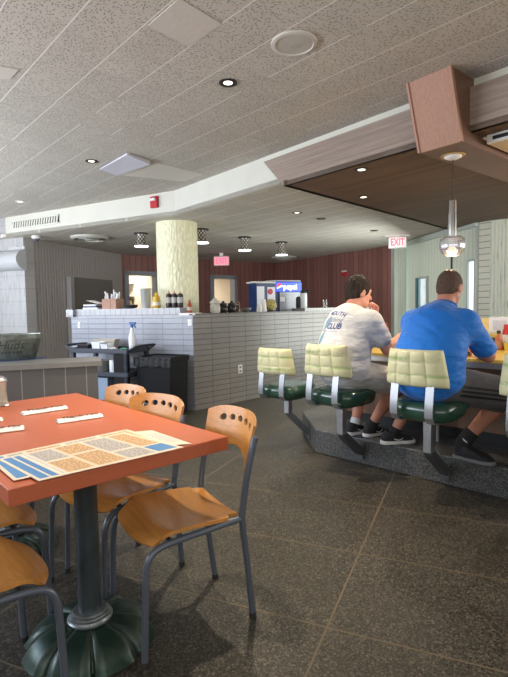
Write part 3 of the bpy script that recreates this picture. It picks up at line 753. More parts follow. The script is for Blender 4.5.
menu([TP(39, 482.5), TP(184, 448.5), TP(124, 433.5), TP(-2, 460.5)], TZ+0.004, 'topmost laminated menu with broad blue stripes and tan and grey price boxes', grp)
NAPK = mat('white_napkin_paper', (0.80, 0.78, 0.74), 0.7, bump=0.1, bscale=80)
INK = mat('black_ink', (0.03, 0.03, 0.03), 0.6)
def napkin(p, q, label, txt, w=0.062):
    a = TP(*p); b = TP(*q); a.z = b.z = 0; d = (b-a); L = d.length; ang = math.atan2(d.y, d.x)
    t = thing('napkin_roll', label, 'napkin', ((a+b)/2).to_3d()+Vector((0, 0, TZ)), ang, 'paper wrapped cutlery on the orange table')
    def fn(u, vv):
        x = (u-0.5)*L; y = (vv-0.5)*w
        return (x, y, 0.0015+0.012*max(0, 1-(2*vv-1)**4)*(0.9+0.1*math.sin(9*u)))
    mb = MB(); mb.grid(fn, 20, 12); mb.box((0, 0, 0.001), (L, w, 0.002)); mb.build('sleeve', NAPK, t, angle=60)
    vs, fs = text_mesh(txt, 0.046, 0.0008, bold=0.0012, shear=0.3)
    if vs:
        mx = max(abs(v.x) for v in vs); k = L*0.44/mx
        mb = MB(); mb.add([Vector((v.x*k, v.y, v.z+0.0172)) for v in vs], fs); mb.build('print', INK, t, smooth=False, fix=False)
napkin((22, 414.5), (66, 408.0), 'white wrapped cutlery roll furthest from the menus, nearest the grey half wall', 'Thank You')
napkin((57, 422.5), (101, 416.0), 'white wrapped cutlery roll between the menus and the far chairs', 'Thank You')
napkin((-22, 434), (24, 428.5), 'white wrapped cutlery roll just left of the menus at the photo edge', 'Thank You')
napkin((-36, 425.5), (2, 420.0), 'white wrapped cutlery roll whose end only peeks in below the shakers', 'Thank You', 0.05)
GLASS = mat('clear_glass', (0.92, 0.95, 0.95), 0.04, trans=1.0, ior=1.45)
SUGAR = mat('white_sugar', (0.78, 0.70, 0.60), 0.8, bump=0.2, bscale=300)
def shaker(p, h, r, label):
    c = TP(*p); t = thing('sugar_pourer', label, 'sugar pourer', (c.x, c.y, TZ), 0, 'glass sugar pourers on the table')
    mb = MB(); mb.lathe([(0.001, 0.004), (r*1.06, 0.004), (r*1.08, 0.012), (r*0.98, h*0.16), (r*0.92, h*0.5), (r*0.98, h*0.74), (r*0.99, h*0.78), (0.001, h*0.78)], 24); mb.build('sugar', SUGAR, t)
    mb = MB(); mb.lathe([(r*1.10, 0.0), (r*1.13, 0.012), (r*1.02, h*0.16), (r*0.96, h*0.5), (r*1.02, h*0.74), (r*1.03, h*0.80), (r*1.01, h*0.80), (r*1.0, h*0.74), (r*0.94, h*0.5), (r*1.0, h*0.16), (r*1.10, 0.014), (0.001, 0.003)], 24); mb.build('jar', GLASS, t)
    mb = MB(); mb.lathe([(r*1.06, h*0.79), (r*1.08, h*0.80), (r*1.08, h*0.87), (r*1.02, h*0.90), (r*0.7, h*0.97), (r*0.3, h), (0.001, h)], 24); mb.build('lid', STEEL, t)
shaker((1, 405.5), 0.165, 0.034, 'glass sugar pourer with steel lid standing at the far edge by the half wall')
shaker((-8, 409.5), 0.13, 0.034, 'pale jar cut by the photo edge just before the sugar pourer')

# ------------------------------------------------------------------ tub and mat on the half wall ledge
tz = ZH+0.035
tcen = G(-1, 361, tz) ; tcen = Vector((tcen.x, tcen.y, 0))+nh*0.10
GALV = mat('galvanized_steel', (0.20, 0.225, 0.205), 0.42, 0.7, var=0.35, vscale=22, bump=0.08, bscale=60)
tub = thing('metal_tub', 'oval galvanized metal tub with dark printed lettering on the grey ledge', 'tub', (tcen.x, tcen.y, tz+0.004), math.atan2(dh.y, dh.x))
def oval(rx, ry, z, n=48): return [Vector((rx*math.cos(2*PI*i/n), ry*math.sin(2*PI*i/n), z)) for i in range(n)]
TH = 0.195; rb, rtp = 0.255, 0.305; q = 0.50
mb = MB(); mb.loft([oval(rb, rb*q, 0.0), oval(rb+0.003, rb*q+0.003, 0.006), oval(rtp-0.006, (rtp-0.006)*q, TH*0.80), oval(rtp-0.001, (rtp-0.001)*q, TH*0.805), oval(rtp, rtp*q, TH*0.97), oval(rtp+0.006, rtp*q+0.006, TH*0.975), oval(rtp+0.006, rtp*q+0.006, TH), oval(rtp-0.006, rtp*q-0.006, TH), oval(rb, rb*q, 0.02), oval(0.01, 0.01, 0.02)])
tb = mb.build('body', GALV, tub)
def on_tub(vs, dx, z0):
    out = []
    for v in vs:
        z = z0+v.y; rx = rb+(rtp-rb)*z/TH; x = v.x+dx
        y = -rx*q*math.sqrt(max(0.02, 1-(x/rx)**2))-0.0025
        out.append((x, y+(-v.z if v.z else 0), z))
    return out
vs, fs = text_mesh('Huds', 0.088, 0.001, shear=0.35, bold=0.001)
mb = MB(); mb.add(on_tub(vs, 0.085, 0.112), fs)
for k in range(6): mb.add(on_tub([Vector((k*0.026, 0, 0)), Vector((k*0.026+0.017, 0, 0)), Vector((k*0.026+0.017, 0.012, 0)), Vector((k*0.026, 0.012, 0))], 0.02, 0.052), [(0, 1, 2, 3)])
mb.build('lettering', mat('tub_ink', (0.05, 0.07, 0.062), 0.6), tb, smooth=False, fix=False)
mb = MB(); n = 40
ring = [Vector((0.085*math.cos(2*PI*i/n), 0.055*math.sin(2*PI*i/n), 0)) for i in range(n)]; ring2 = [p*0.95 for p in ring]
pts_ = on_tub(ring, -0.03, 0.095)+on_tub(ring2, -0.03, 0.095)
mb.add(pts_, [(i, (i+1) % n, n+(i+1) % n, n+i) for i in range(n) if n*0.24 < i < n*0.78])
mb.add(on_tub([Vector((-0.012,-0.028,0)), Vector((0.014,-0.028,0)), Vector((0.018,0.0,0)), Vector((0.004,0.04,0)), Vector((-0.008,0.015,0))], -0.052, 0.095), [(0,1,2,3,4)])
mb.build('emblem', mat('tub_green_ink', (0.02, 0.11, 0.075), 0.6), tb, smooth=False, fix=False)
mb = MB(); mb.lathe([(0.335, 0), (0.335, 0.003), (0.001, 0.003)], 48, M=Matrix.Diagonal((1, 0.55, 1)))
tag(mb.build('place_mat', mat('blue_mat', (0.05, 0.085, 0.22), 0.6, var=0.15, vscale=30), None, loc=(tcen.x, tcen.y, tz), rz=math.atan2(dh.y, dh.x)), 'thin dark blue oval mat lying under the galvanized tub', 'mat')
# ------------------------------------------------------------------ counter
ZK = 0.868
e0 = G(377, 354.5, ZK); e1_ = G(508, 362, ZK); ke = Vector((e0.x, e0.y, 0)); kd = hd(134); kn = hd(44)
ks = -0.55                       # start of the counter to the left of e0, hidden by the man in white
def KP(s, t): return ke + kd*s + kn*t
YELLOW = mat('yellow_laminate', (0.66, 0.46, 0.105), 0.3, var=0.04, vscale=8)
k_rz = math.atan2(kd.y, kd.x)
counter = thing('lunch_counter', 'long yellow topped lunch counter with a metal edge and wood veneer front', 'counter', KP(ks, 0), k_rz)
KL = 3.6; KWD = 0.85
mb = MB(); mb.box((KL/2, KWD/2, ZK-0.0), (KL, KWD, 0.022)); mb.build('countertop', YELLOW, counter, bevel=0.003)
mb = MB(); mb.box((KL/2, -0.004, ZK-0.032), (KL, 0.014, 0.040)); mb.box((KL/2, 0.13, ZK-0.031), (KL-0.02, 0.27, 0.036)); mb.build('edge_strip', STEEL, counter, smooth=False)
mb = MB(); mb.box((KL/2, 0.30, (ZP+0.09+ZK-0.05)/2), (KL-0.04, 0.08, ZK-0.05-ZP-0.09)); mb.build('front_panel', COUNTER_W, counter, smooth=False)
mb = MB(); mb.box((KL/2, 0.33, ZP+0.045), (KL-0.06, 0.08, 0.09)); mb.build('toe_kick', BLACK, counter, smooth=False)
mb = MB()
for x in (1.02, 2.1):
    mb = MB(); mb.cyl((x, 0.10, ZP+0.0), (x, 0.10, ZK-0.05), 0.013, seg=12); mb.build('support_rod', STEEL, counter)
# service ledge inside the counter run (yellow upstand and dark equipment below it)
sv = thing('service_counter', 'yellow edged inner service counter with raised yellow back behind the eating counter', 'counter', KP(ks, 0), k_rz)
mb = MB(); mb.box((2.05, 1.35, ZP+(0.965-ZP)/2), (3.0, 0.5, 0.965-ZP)); mb.build('cabinet', mat('dark_green_laminate', (0.03,0.06,0.045), 0.4), sv, smooth=False)
mb = MB(); mb.box((2.05, 1.34, 0.98), (3.02, 0.54, 0.03)); mb.build('countertop', YELLOW, sv, smooth=False)
mb = MB(); mb.box((2.05, 1.585, 1.06), (3.02, 0.03, 0.13)); mb.build('splashback', YELLOW, sv, smooth=False)

# ------------------------------------------------------------------ stools on brackets
GREENV = mat('dark_green_vinyl', (0.020, 0.062, 0.042), 0.22, var=0.15, vscale=12, bump=0.03, bscale=20, coat=0.3)
def m_fabric():
    t = NT('pale_green_patterned_vinyl', 0.45, 0.4)
    n = t.noise(t.mapping(sc=(1, 1, 2.2)), 9, 5, 0.7); n2 = t.noise(t.co, 40, 3)
    p = t.n('SeparateXYZ'); t.l(t.co, p.inputs[0])
    band = t.math('FRACT', t.math('DIVIDE', t.math('ADD', p.outputs[2], 0.02), 0.105))
    bf = t.ramp(band, [(0.0, (0,)*3), (0.12, (1,)*3), (0.30, (0,)*3)])
    f = t.math('MULTIPLY', t.ramp(n, [(0.44, (0,)*3), (0.52, (1,)*3)]), bf)
    c = t.mix(t.math('MULTIPLY', f, 0.9), t.mix(n2, (0.66, 0.62, 0.38), (0.56, 0.55, 0.33)), (0.27, 0.38, 0.13))
    return t.col(c)
FABRIC = m_fabric()
ALU = mat('polished_strap_metal', (0.30, 0.31, 0.33), 0.38, 0.7, var=0.04)
DSTEEL = mat('grey_bracket_steel', (0.11, 0.115, 0.125), 0.45, 0.5, var=0.1)
def make_stool(label, zoff=0.0, wallvec=None):
    """local +Y faces the counter; the post stands at the origin; bracket runs back to the platform"""
    t = thing('counter_stool', label, 'stool', group='bracketed stools along the counter')
    zt_ = 0.655+zoff
    # seat cushion: rounded block
    def ring(z, k, n=40):
        out = []
        for i in range(n):
            a = 2*PI*i/n; ca, sa = math.cos(a), math.sin(a); e = 0.55
            out.append(Vector((k*0.200*math.copysign(abs(ca)**e, ca), 0.02+k*0.205*math.copysign(abs(sa)**e, sa), z)))
        return out
    mb = MB(); mb.loft([ring(zt_-0.118, 0.82), ring(zt_-0.115, 0.95), ring(zt_-0.095, 1.03), ring(zt_-0.065, 1.06), ring(zt_-0.035, 1.05), ring(zt_-0.012, 0.985), ring(zt_-0.002, 0.90), ring(zt_, 0.72), ring(zt_-0.004, 0.3)])
    mb.build('seat', GREENV, t)
    mb = MB(); mb.cyl((0, 0, zt_-0.135), (0, 0, zt_-0.112), 0.10, 0.12, 20); mb.build('swivel_plate', BLACK, t)
    # back cushion, five tufted channels, wraps round at the ends
    def cush(front):
        def fn(u, vv):
            x = (u-0.5)*2; w_ = 0.204+0.012*(0.5-vv)-0.026*max(0, vv-0.2)
            rx = max(0.0, 1-abs(x)**10)**0.5; rz_ = max(0.0, 1-abs(2*vv-1)**8)**0.5
            ch = abs(math.sin(PI*(u*4)))**0.45
            rows = abs(math.sin(PI*vv*3))**0.4
            th = (0.030+0.012*ch*(0.55+0.45*rows))*max(0.02, rx*rz_)
            px = x*w_; py = -0.215+0.055*abs(x)**2.6 - 0.02*vv
            return (px, py+(th if front else -th), zt_+0.105+0.235*vv)
        return fn
    mb = MB(); mb.grid(cush(True), 80, 36); mb.grid(cush(False), 80, 36)
    o = mb.build('backrest', FABRIC, t, angle=80)
    bm = bmesh.new(); bm.from_mesh(o.data); bmesh.ops.remove_doubles(bm, verts=bm.verts, dist=0.0025); bmesh.ops.recalc_face_normals(bm, faces=bm.faces); bm.to_mesh(o.data); bm.free()
    for s in (-1, 1):
        x = s*0.118
        mb = MB(); mb.bar([(x, -0.222, zt_+0.135), (x, -0.228, zt_+0.10), (x, -0.240, zt_+0.02), (x, -0.246, zt_-0.03), (x, -0.244, zt_-0.075), (x, -0.222, zt_-0.108), (x, -0.18, zt_-0.122), (x, -0.02, zt_-0.124)], 0.052, 0.009, (1, 0, 0))
        mb.build('back_strap', ALU, t, angle=30)
    z0 = 0.295
    mb = MB(); mb.box((0, 0, (z0+zt_-0.12)/2), (0.056, 0.056, zt_-0.12-z0)); mb.build('post', STEEL, t, bevel=0.004)
    d = wallvec if wallvec is not None else (0, 0.25)
    dx, dy = d; L = math.hypot(dx, dy)
    side = Vector((-dy/L, dx/L, 0))
    mb = MB(); mb.bar([(0, 0, z0+0.01), (dx*0.08, dy*0.08, z0-0.015), (dx*0.97, dy*0.97, 0.105)], 0.052, 0.056, side); mb.build('bracket', DSTEEL, t, angle=30)
    ang = math.atan2(dy, dx)
    mb = MB(); mb.box((dx*0.985, dy*0.985, 0.105), (0.008, 0.060, 0.13), ang); mb.build('mounting_plate', DSTEEL, t, bevel=0.002)
    return t
S3 = Vector((1.146, 3.192, 0)); S2 = Vector((0.659, 3.698, 0)); S4 = S3+(S3-S2); S1 = Vector((0.305, 4.48, 0))
st = make_stool('green seated stool with pale padded back under the man in blue')
st.location = S3; st.rotation_euler.z = facing(46)
dup(st, S2, facing(46), 'green seated stool with pale padded back under the man in the white shirt')
dup(st, S4, facing(46), 'green seated stool cut by the photo edge beyond the man in blue')
hh = 42
wv = Vector((0.195, -0.010, 0)); wv.rotate(Matrix.Rotation(R(hh), 3, 'Z'))
s1 = make_stool('empty stool at the corner end of the granite platform, bracket on its short side', -0.085, (wv.x, wv.y))
s1.location = S1; s1.rotation_euler.z = facing(hh)

# ------------------------------------------------------------------ pendant lamp under the beam
pc = G(453, 155.5, zb)
lam = thing('pendant_lamp', 'chrome tube pendant lamp with clear ribbed glass globe under the beam', 'lamp', (pc.x, pc.y, zb-0.001))
def zpix(v): return D(453, v, pc.y).z-zb
mb = MB(); mb.lathe([(0.001, 0.0), (0.082, 0.0), (0.082, -0.006), (0.001, -0.006)][::-1], 32); mb.build('ceiling_plate', mat('ochre_wood_ring', (0.52, 0.33, 0.12), 0.5), lam)
mb = MB(); mb.lathe([(0.001, -0.030), (0.030, -0.026), (0.056, -0.014), (0.060, -0.006), (0.001, -0.006)], 32); mb.build('canopy', WHITE, lam)
zt1, zt2, zg1, zg2 = zpix(200.5), zpix(238), zpix(236), zpix(256)
mb = MB(); mb.cyl((0, 0, -0.02), (0, 0, zt1), 0.004, seg=8); mb.build('cord', BLACK, lam)
CHROME = mat('chrome', (0.72, 0.74, 0.77), 0.12, 1.0)
mb = MB(); mb.lathe([(0.001, zt1), (0.028, zt1), (0.0295, zt1-0.004), (0.0295, zt2), (0.026, zt2), (0.001, zt2)], 28); mb.build('tube', CHROME, lam)
gr = 0.087; gh = zg1-zg2
prof = [(0.029, zg1), (0.060, zg1-0.004), (gr*0.93, zg1-gh*0.16), (gr, zg1-gh*0.35), (gr, zg1-gh*0.6), (gr*0.92, zg1-gh*0.75), (gr*0.72, zg1-gh*0.9), (gr*0.5, zg2)]
pr2 = [(max(r-0.004, 0.01), z-0.0) for r, z in prof]
mb = MB(); rings = []
for r, z in prof+pr2[::-1]:
    rings.append([Vector((r*(1+0.012*math.cos(24*2*PI*i/96))*math.cos(2*PI*i/96), r*(1+0.012*math.cos(24*2*PI*i/96))*math.sin(2*PI*i/96), z)) for i in range(96)])
mb.loft(rings, cap=False); mb.build('globe', mat('smoky_ribbed_glass', (0.62, 0.64, 0.70), 0.12, metal=0.35, trans=0.75, ior=1.4), lam)
mb = MB(); mb.lathe([(0.001, zg2+0.012), (0.02, zg2+0.012), (0.038, zg2+0.025), (0.040, zg2+0.04), (0.030, zg2+0.055), (0.014, zg2+0.068), (0.001, zg2+0.07)], 20)
mb.build('bulb', mat('glowing_bulb', (1, 0.9, 0.7), 0.5, emit=(1.0, 0.80, 0.52), estr=4), lam)
pl = bpy.data.lights.new('pendant_light', 'POINT'); pl.energy = 9; pl.color = (1.0, 0.78, 0.5); pl.shadow_soft_size = 0.04
po = bpy.data.objects.new('pendant_light', pl); COL.objects.link(po); po.location = (pc.x, pc.y, zb+zg2-0.02)

# ------------------------------------------------------------------ ceiling fittings
LITW = mat('lit_lamp_lens', (1, 1, 1), 0.5, emit=(1.0, 0.88, 0.66), estr=2.5)
DARKRING = mat('dark_recess_ring', (0.03, 0.03, 0.03), 0.4)
def downlight(p, z, label, group, r=0.062, lens_mat=None, power=0, ring=None):
    t = thing('downlight', label, 'light', (p.x, p.y, z), 0, group)
    mb = MB(); n = 28
    mb.lathe([(r, -0.001), (r, -0.006), (r*0.80, -0.008), (r*0.50, -0.0035), (r*0.50, 0.02)][::1], n, cap=False)
    mb.build('trim_ring', ring or DARKRING, t)
    mb = MB(); mb.lathe([(0.001, -0.003), (r*0.52, -0.003), (r*0.52, 0.004), (0.001, 0.004)], n); mb.build('lens', lens_mat or LITW, t)
    return t
g1 = 'small round downlights in the speckled upper ceiling'
downlight(G(228, 82.5, ZC), ZC, 'lit round downlight in the upper ceiling right of the blank white tile', g1, 0.060)
downlight(G(91.5, 161, ZC), ZC, 'lit round downlight in the upper ceiling beside the torn drooping tile', g1, 0.060)
downlight(G(20, 201.5, ZC), ZC, 'small pale downlight in the upper ceiling above the slotted grille', g1, 0.060, ring=WHITE)
g2 = 'downlights in the dark wood soffit'
for (u, v), lb in (((361.5, 169.5), 'lit square downlight in the dark wood soffit, nearer the front edge'), ((363.5, 197), 'lit square downlight in the dark wood soffit, deeper of the two')):
    p = G(u, v, ZW); downlight(p, ZW, lb, g2, 0.062)
g3 = 'downlights in the lower grey ceiling'
downlight(G(297, 212.5, ZL), ZL, 'lit downlight in the low grey ceiling nearest the soffit corner', g3, 0.062)
downlight(G(321, 218.5, ZL), ZL, 'dim downlight in the low grey ceiling beside the lit one', g3, 0.062, lens_mat=mat('dim_lens', (0.35, 0.33, 0.3), 0.4))
downlight(G(374, 230.5, ZL), ZL, 'unlit downlight in the low grey ceiling by the soffit edge', g3, 0.062, lens_mat=DARKRING)
# ceiling-mounted lamps with lattice shades
LATT = None
t_ = NT('pierced_bronze_shade', 0.4, 0.5, 0.4)
sp_ = t_.n('SeparateXYZ'); t_.l(t_.co, sp_.inputs[0]); th_ = t_.math('MULTIPLY', t_.math('ARCTAN2', sp_.outputs[1], sp_.outputs[0]), 8/(2*PI))
zz_ = t_.math('MULTIPLY', sp_.outputs[2], 15.0)
d1_ = t_.math('ABSOLUTE', t_.math('SUBTRACT', t_.math('FRACT', t_.math('ADD', th_, zz_)), 0.5)); d2_ = t_.math('ABSOLUTE', t_.math('SUBTRACT', t_.math('FRACT', t_.math('SUBTRACT', th_, zz_)), 0.5))
lat = t_.math('LESS_THAN', t_.math('MINIMUM', d1_, d2_), 0.17)
LATT = t_.col(t_.mix(lat, (0.55, 0.50, 0.43), (0.045, 0.038, 0.032)))
LENS2 = mat('lit_white_lens', (1, 1, 1), 0.5, emit=(0.95, 1.0, 0.97), estr=2.6)
g4 = 'lattice ceiling lamps in the low grey ceiling'
for (u, v, vb), lb in (((141, 233, 247), 'lattice shaded ceiling lamp left of the cream column'), ((201.5, 229, 243.5), 'lattice shaded ceiling lamp half hidden by the right side of the cream column'), ((244.5, 237, 251), 'lattice shaded ceiling lamp next after the column, above the lit red sign'), ((281.5, 242, 255.5), 'lattice shaded ceiling lamp beside the round vent, furthest from the column')):
    p = G(u, v, ZL); hz_ = ZL-D(u, vb, p.y).z
    t = thing('ceiling_lamp', lb, 'lamp', (p.x, p.y, ZL), 0, g4)
    mb = MB(); mb.lathe([(0.001, -0.022), (0.10, -0.022), (0.11, -0.010), (0.11, 0.0)], 28); mb.build('canopy', DARKRING, t)
    mb = MB(); mb.lathe([(0.070, -0.02), (0.066, -0.06), (0.066, -hz_*0.55), (0.085, -hz_*0.85), (0.095, -hz_+0.012), (0.089, -hz_+0.012), (0.060, -hz_*0.5)], 28, cap=False); mb.build('lamp_shade', LATT, t)
    spot('lattice_lamp_light', (p.x, p.y, ZL-hz_-0.02), (p.x, p.y, 0), 22, (1.0, 0.95, 0.86), 140, 0.08, 0.8)
    mb = MB(); mb.lathe([(0.001, -hz_), (0.105, -hz_+0.004), (0.107, -hz_+0.014), (0.001, -hz_+0.016)], 28); mb.build('lens', LENS2, t)
# round air diffusers
VENTW = mat('diffuser_paint', (0.60, 0.59, 0.53), 0.55)
for (u, v), r, lb in (((90, 237), 0.30, 'round ceiling air diffuser near the security camera'), ((284, 257), 0.30, 'round ceiling air diffuser above the soda machine')):
    p = G(u, v, ZL); t = thing('air_diffuser', lb, 'vent', (p.x, p.y, ZL), 0, 'round air diffusers in the low ceiling')
    mb = MB(); mb.lathe([(r, 0), (r, -0.025), (r*0.86, -0.045), (r*0.78, -0.03), (r*0.80, -0.012)], 40, cap=False); mb.build('outer_ring', VENTW, t)
    mb = MB(); mb.lathe([(0.001, -0.004), (r*0.80, -0.004), (r*0.80, 0.0), (0.001, 0.0)], 40); mb.build('dark_throat', mat('vent_dark', (0.05, 0.05, 0.05), 0.8), t)
    for k in (0.66, 0.46):
        mb = MB(); mb.lathe([(r*k, -0.055), (r*(k-0.09), -0.03), (r*(k-0.14), -0.006)], 40, cap=False); mb.build('cone_ring', VENTW, t)
    mb = MB(); mb.lathe([(0.001, -0.06), (r*0.26, -0.055), (r*0.28, -0.045), (r*0.1, -0.01)], 32); mb.build('centre_cone', VENTW, t)
# ceiling speaker, blank tile, drooping torn tile, hatch
p = G(294, 43, ZC); t = thing('ceiling_speaker', 'round white speaker grille in the upper ceiling', 'speaker', (p.x, p.y, ZC))
mb = MB(); mb.lathe([(0.130, 0), (0.128, -0.010), (0.110, -0.014), (0.105, -0.008)], 40, cap=False); mb.build('bezel', mat('speaker_rim', (0.60,0.57,0.52), 0.5), t)
mb = MB(); mb.lathe([(0.001, -0.012), (0.105, -0.009), (0.105, 0.0), (0.001, 0.0)], 40); mb.build('grille', mat('speaker_grille', (0.52,0.495,0.45), 0.6, bump=0.4, bscale=350), t)
mb = MB(); mb.box((0, 0, -0.016), (0.035, 0.008, 0.005)); mb.build('badge', mat('speaker_badge', (0.7,0.7,0.68), 0.3, 0.5), t, smooth=False)
def ceil_quad(name, uvs, z0, z1, m, label, cat, drop=None):
    ps = [G(u, v, ZC) for u, v in uvs]; c = sum(ps, Vector())/4
    mb = MB(); vs = [(p.x-c.x, p.y-c.y, z0-(drop[i] if drop else 0)) for i, p in enumerate(ps)]+[(p.x-c.x, p.y-c.y, z1) for p in ps]
    mb.add(vs, [(3,2,1,0), (4,5,6,7), (0,1,5,4), (1,2,6,5), (2,3,7,6), (3,0,4,7)])
    return tag(mb.build(name, m, None, smooth=False, loc=(c.x, c.y, ZC)), label, cat)
ceil_quad('ceiling_tile', [(148, 25), (188, 46), (221, 23.5), (179, -2)], -0.004, 0, mat('blank_tile', (0.60, 0.565, 0.51), 0.75, bump=0.3, bscale=25), 'smooth blank replacement tile among the speckled ceiling tiles', 'ceiling tile')
ceil_quad('ceiling_tile', [(99.5, 169), (117, 174), (150, 160.5), (127, 153)], -0.006, 0, mat('bluish_tile', (0.60, 0.60, 0.67), 0.6), 'bluish white drooping ceiling tile with a torn corner', 'ceiling tile', (0.0, 0.012, 0.035, 0.01))
ceil_quad('ceiling_tile', [(117, 174.5), (184, 181.5), (203, 174), (151, 161)], -0.003, 0, mat('plain_tile', (0.66, 0.63, 0.57), 0.75), 'plain pale ceiling tile next to the torn drooping tile, above the cream band', 'ceiling tile')
ceil_quad('ceiling_hatch', [(-20, 62), (19, 69), (10, 78), (-30, 80)], -0.006, 0, mat('hatch_tile', (0.61, 0.575, 0.52), 0.75), 'framed square access hatch in the ceiling at the photo edge', 'hatch')
# fire alarm on the fascia
fn1 = Vector((d1.y, -d1.x, 0))
if fn1.y > 0: fn1 = -fn1
p = W(155.3, 202.5, F1, fn1)
t = thing('fire_alarm', 'red fire alarm strobe with clear lens on the cream ceiling band', 'fire alarm', p+fn1*0.0, math.atan2(d1.y, d1.x))
FRED = mat('alarm_red', (0.50, 0.022, 0.035), 0.4)
sg = -1 if (Matrix.Rotation(math.atan2(d1.y, d1.x), 3, 'Z') @ Vector((0, -1, 0))).dot(fn1) > 0 else 1
mb = MB(); mb.box((0, sg*0.02, 0), (0.115, 0.04, 0.145)); mb.build('housing', FRED, t, bevel=0.008)
mb = MB(); mb.box((0, sg*0.05, 0.03), (0.085, 0.03, 0.035)); mb.build('lens', mat('strobe_lens', (0.80, 0.80, 0.78), 0.2), t, bevel=0.01)
# small fire device on the mahogany wall
nB = nCD if nCD.dot(Vector((0, -1, 0))) > 0 else -nCD
p = W(345, 273.5, pC, nCD); t = thing('fire_alarm', 'small red and white alarm plate on the mahogany wall above the first man', 'fire alarm', p, math.atan2(dCD.y, dCD.x))
sg2 = -1 if (Matrix.Rotation(math.atan2(dCD.y, dCD.x), 3, 'Z') @ Vector((0, -1, 0))).dot(nB) > 0 else 1
mb = MB(); mb.box((0, sg2*0.02, -0.01), (0.14, 0.04, 0.09)); mb.build('housing', FRED, t, bevel=0.006)
mb = MB(); mb.box((0, sg2*0.022, 0.048), (0.13, 0.045, 0.028)); mb.build('cap', WHITE, t, bevel=0.004)
# exit signs
def exit_sign(uc, vc, w, h, y, h_face, label, glow):
    p = D(uc, vc, y)
    t = thing('exit_sign', label, 'exit sign', p, facing(h_face)+PI)     # local -Y looks along h_face
    mb = MB(); mb.box((0, 0, 0), (w, 0.045, h)); mb.build('housing', mat('sign_housing', (0.62, 0.62, 0.60), 0.4), t, bevel=0.006)
    top = ZL-p.z
    mb = MB(); mb.box((0, 0, (h/2+top)/2), (w*0.25, 0.03, max(top-h/2, 0.004))); (mb.box((0, 0, top-0.008), (w*1.35, 0.06, 0.016)) if h_face != 180 else None); mb.build('mount', WHITE, t, smooth=False)
    mb = MB(); mb.box((0, -0.0235, 0), (w*0.9, 0.003, h*0.82)); mb.build('face', mat('sign_face', (0.8, 0.5, 0.5), 0.4, emit=glow[0], estr=glow[1]), t, smooth=False)
    vs, fs = text_mesh('EXIT', h*0.86, 0.002, bold=h*0.016)
    mx = max(abs(v.x) for v in vs); k = w*0.38/mx
    mb = MB(); mb.add([Vector((v.x*k, -0.0262-v.z, v.y)) for v in vs], fs); mb.build('lettering', mat('sign_letters', (0.8, 0.05, 0.08), 0.5, emit=glow[2], estr=glow[3]), t, smooth=False, fix=False)
q = W(221, 263, pB, nBC)
exit_sign(221.5, 261, 0.33, 0.20, 10.6, 180, 'red glowing exit sign hanging beside the cream column', ((0.9, 0.06, 0.16), 0.65, (1.0, 0.30, 0.42), 0.55))
exit_sign(397.5, 242.5, 0.30, 0.19, 8.4, 195, 'white exit sign with red letters near the curtained glazing', ((0.95, 0.62, 0.62), 0.55, (1.0, 0.10, 0.16), 1.0))
# security camera
p = G(36, 236, ZL); t = thing('security_camera', 'small white dome security camera under the low ceiling by the ribbed pier', 'camera', (p.x, p.y, ZL))
mb = MB(); mb.lathe([(0.065, 0), (0.068, -0.02), (0.062, -0.045), (0.001, -0.045)][::-1], 28); mb.build('base', WHITE, t)
mb = MB(); mb.sphere((0, 0, -0.045), (0.052, 0.052, 0.045), 20, 12); mb.build('dome', mat('smoked_dome', (0.12, 0.12, 0.16), 0.1), t)
# boxed unit under the soffit at the right
pu = G(487.5, 136.5, ZW-0.005); pu = Vector((pu.x, pu.y, 0))
t = thing('ceiling_unit', 'white framed box with a black slot hung under the wood soffit beside the beam', 'ceiling unit', (pu.x, pu.y, ZW), math.atan2(d2.y, d2.x))
UH = 0.055
mb = MB(); mb.box((0.45, 0.002, -UH/2), (0.9, 0.02, UH)); mb.build('frame', WHITE, t, smooth=False)
mb = MB(); mb.box((0.47, -0.010, -UH*0.48), (0.86, 0.006, UH*0.42)); mb.build('slot', BLACK, t, smooth=False)
mb = MB(); mb.box((0.45, 0.32, -UH/2), (0.9, 0.62, UH-0.002)); mb.build('body', mat('unit_beige', (0.62, 0.47, 0.29), 0.6), t, smooth=False)
mb = MB(); mb.box((-0.02, 0.16, -0.006), (0.05, 0.3, 0.012)); mb.build('flange', WHITE, t, smooth=False)
# wall sconce on the pier
npier = Vector((dp.y, -dp.x, 0))
if npier.y > 0: npier = -npier
p = W(10, 261, pP, npier); q = W(26.5, 261, pP, npier)
t = thing('wall_sconce', 'white half round wall light box on the white ribbed pier', 'wall light', p, math.atan2(-dp.y, -dp.x))
r_ = 0.165; L_ = (Vector((q.x, q.y, 0))-Vector((p.x, p.y, 0))).length
mb = MB(); prof = []
ar = [Vector((0, -0.20*math.sin(PI*k/16), r_*math.cos(PI*k/16))) for k in range(17)]
mb.loft([[a+Vector((-0.45, 0, 0)) for a in ar], [a+Vector((L_, 0, 0)) for a in ar]], cap=True); mb.build('shade', mat('sconce_grey_white', (0.52, 0.53, 0.54), 0.5), t, angle=50)
mb = MB(); mb.box((L_-0.2, 0.0, r_*0.7), (0.36, 0.02, r_*1.2)); mb.lathe([(r_*0.95, -0.01), (r_*0.95, 0.01), (0.001, 0.01)], 24, (L_-0.22, -0.01, r_*0.45), M=Matrix.Rotation(R(90), 3, 'X')); mb.build('back_plate', mat('sconce_plate', (0.55, 0.55, 0.55), 0.4), t, angle=40)
SOCK = mat('socket_grey', (0.25, 0.24, 0.22), 0.5)
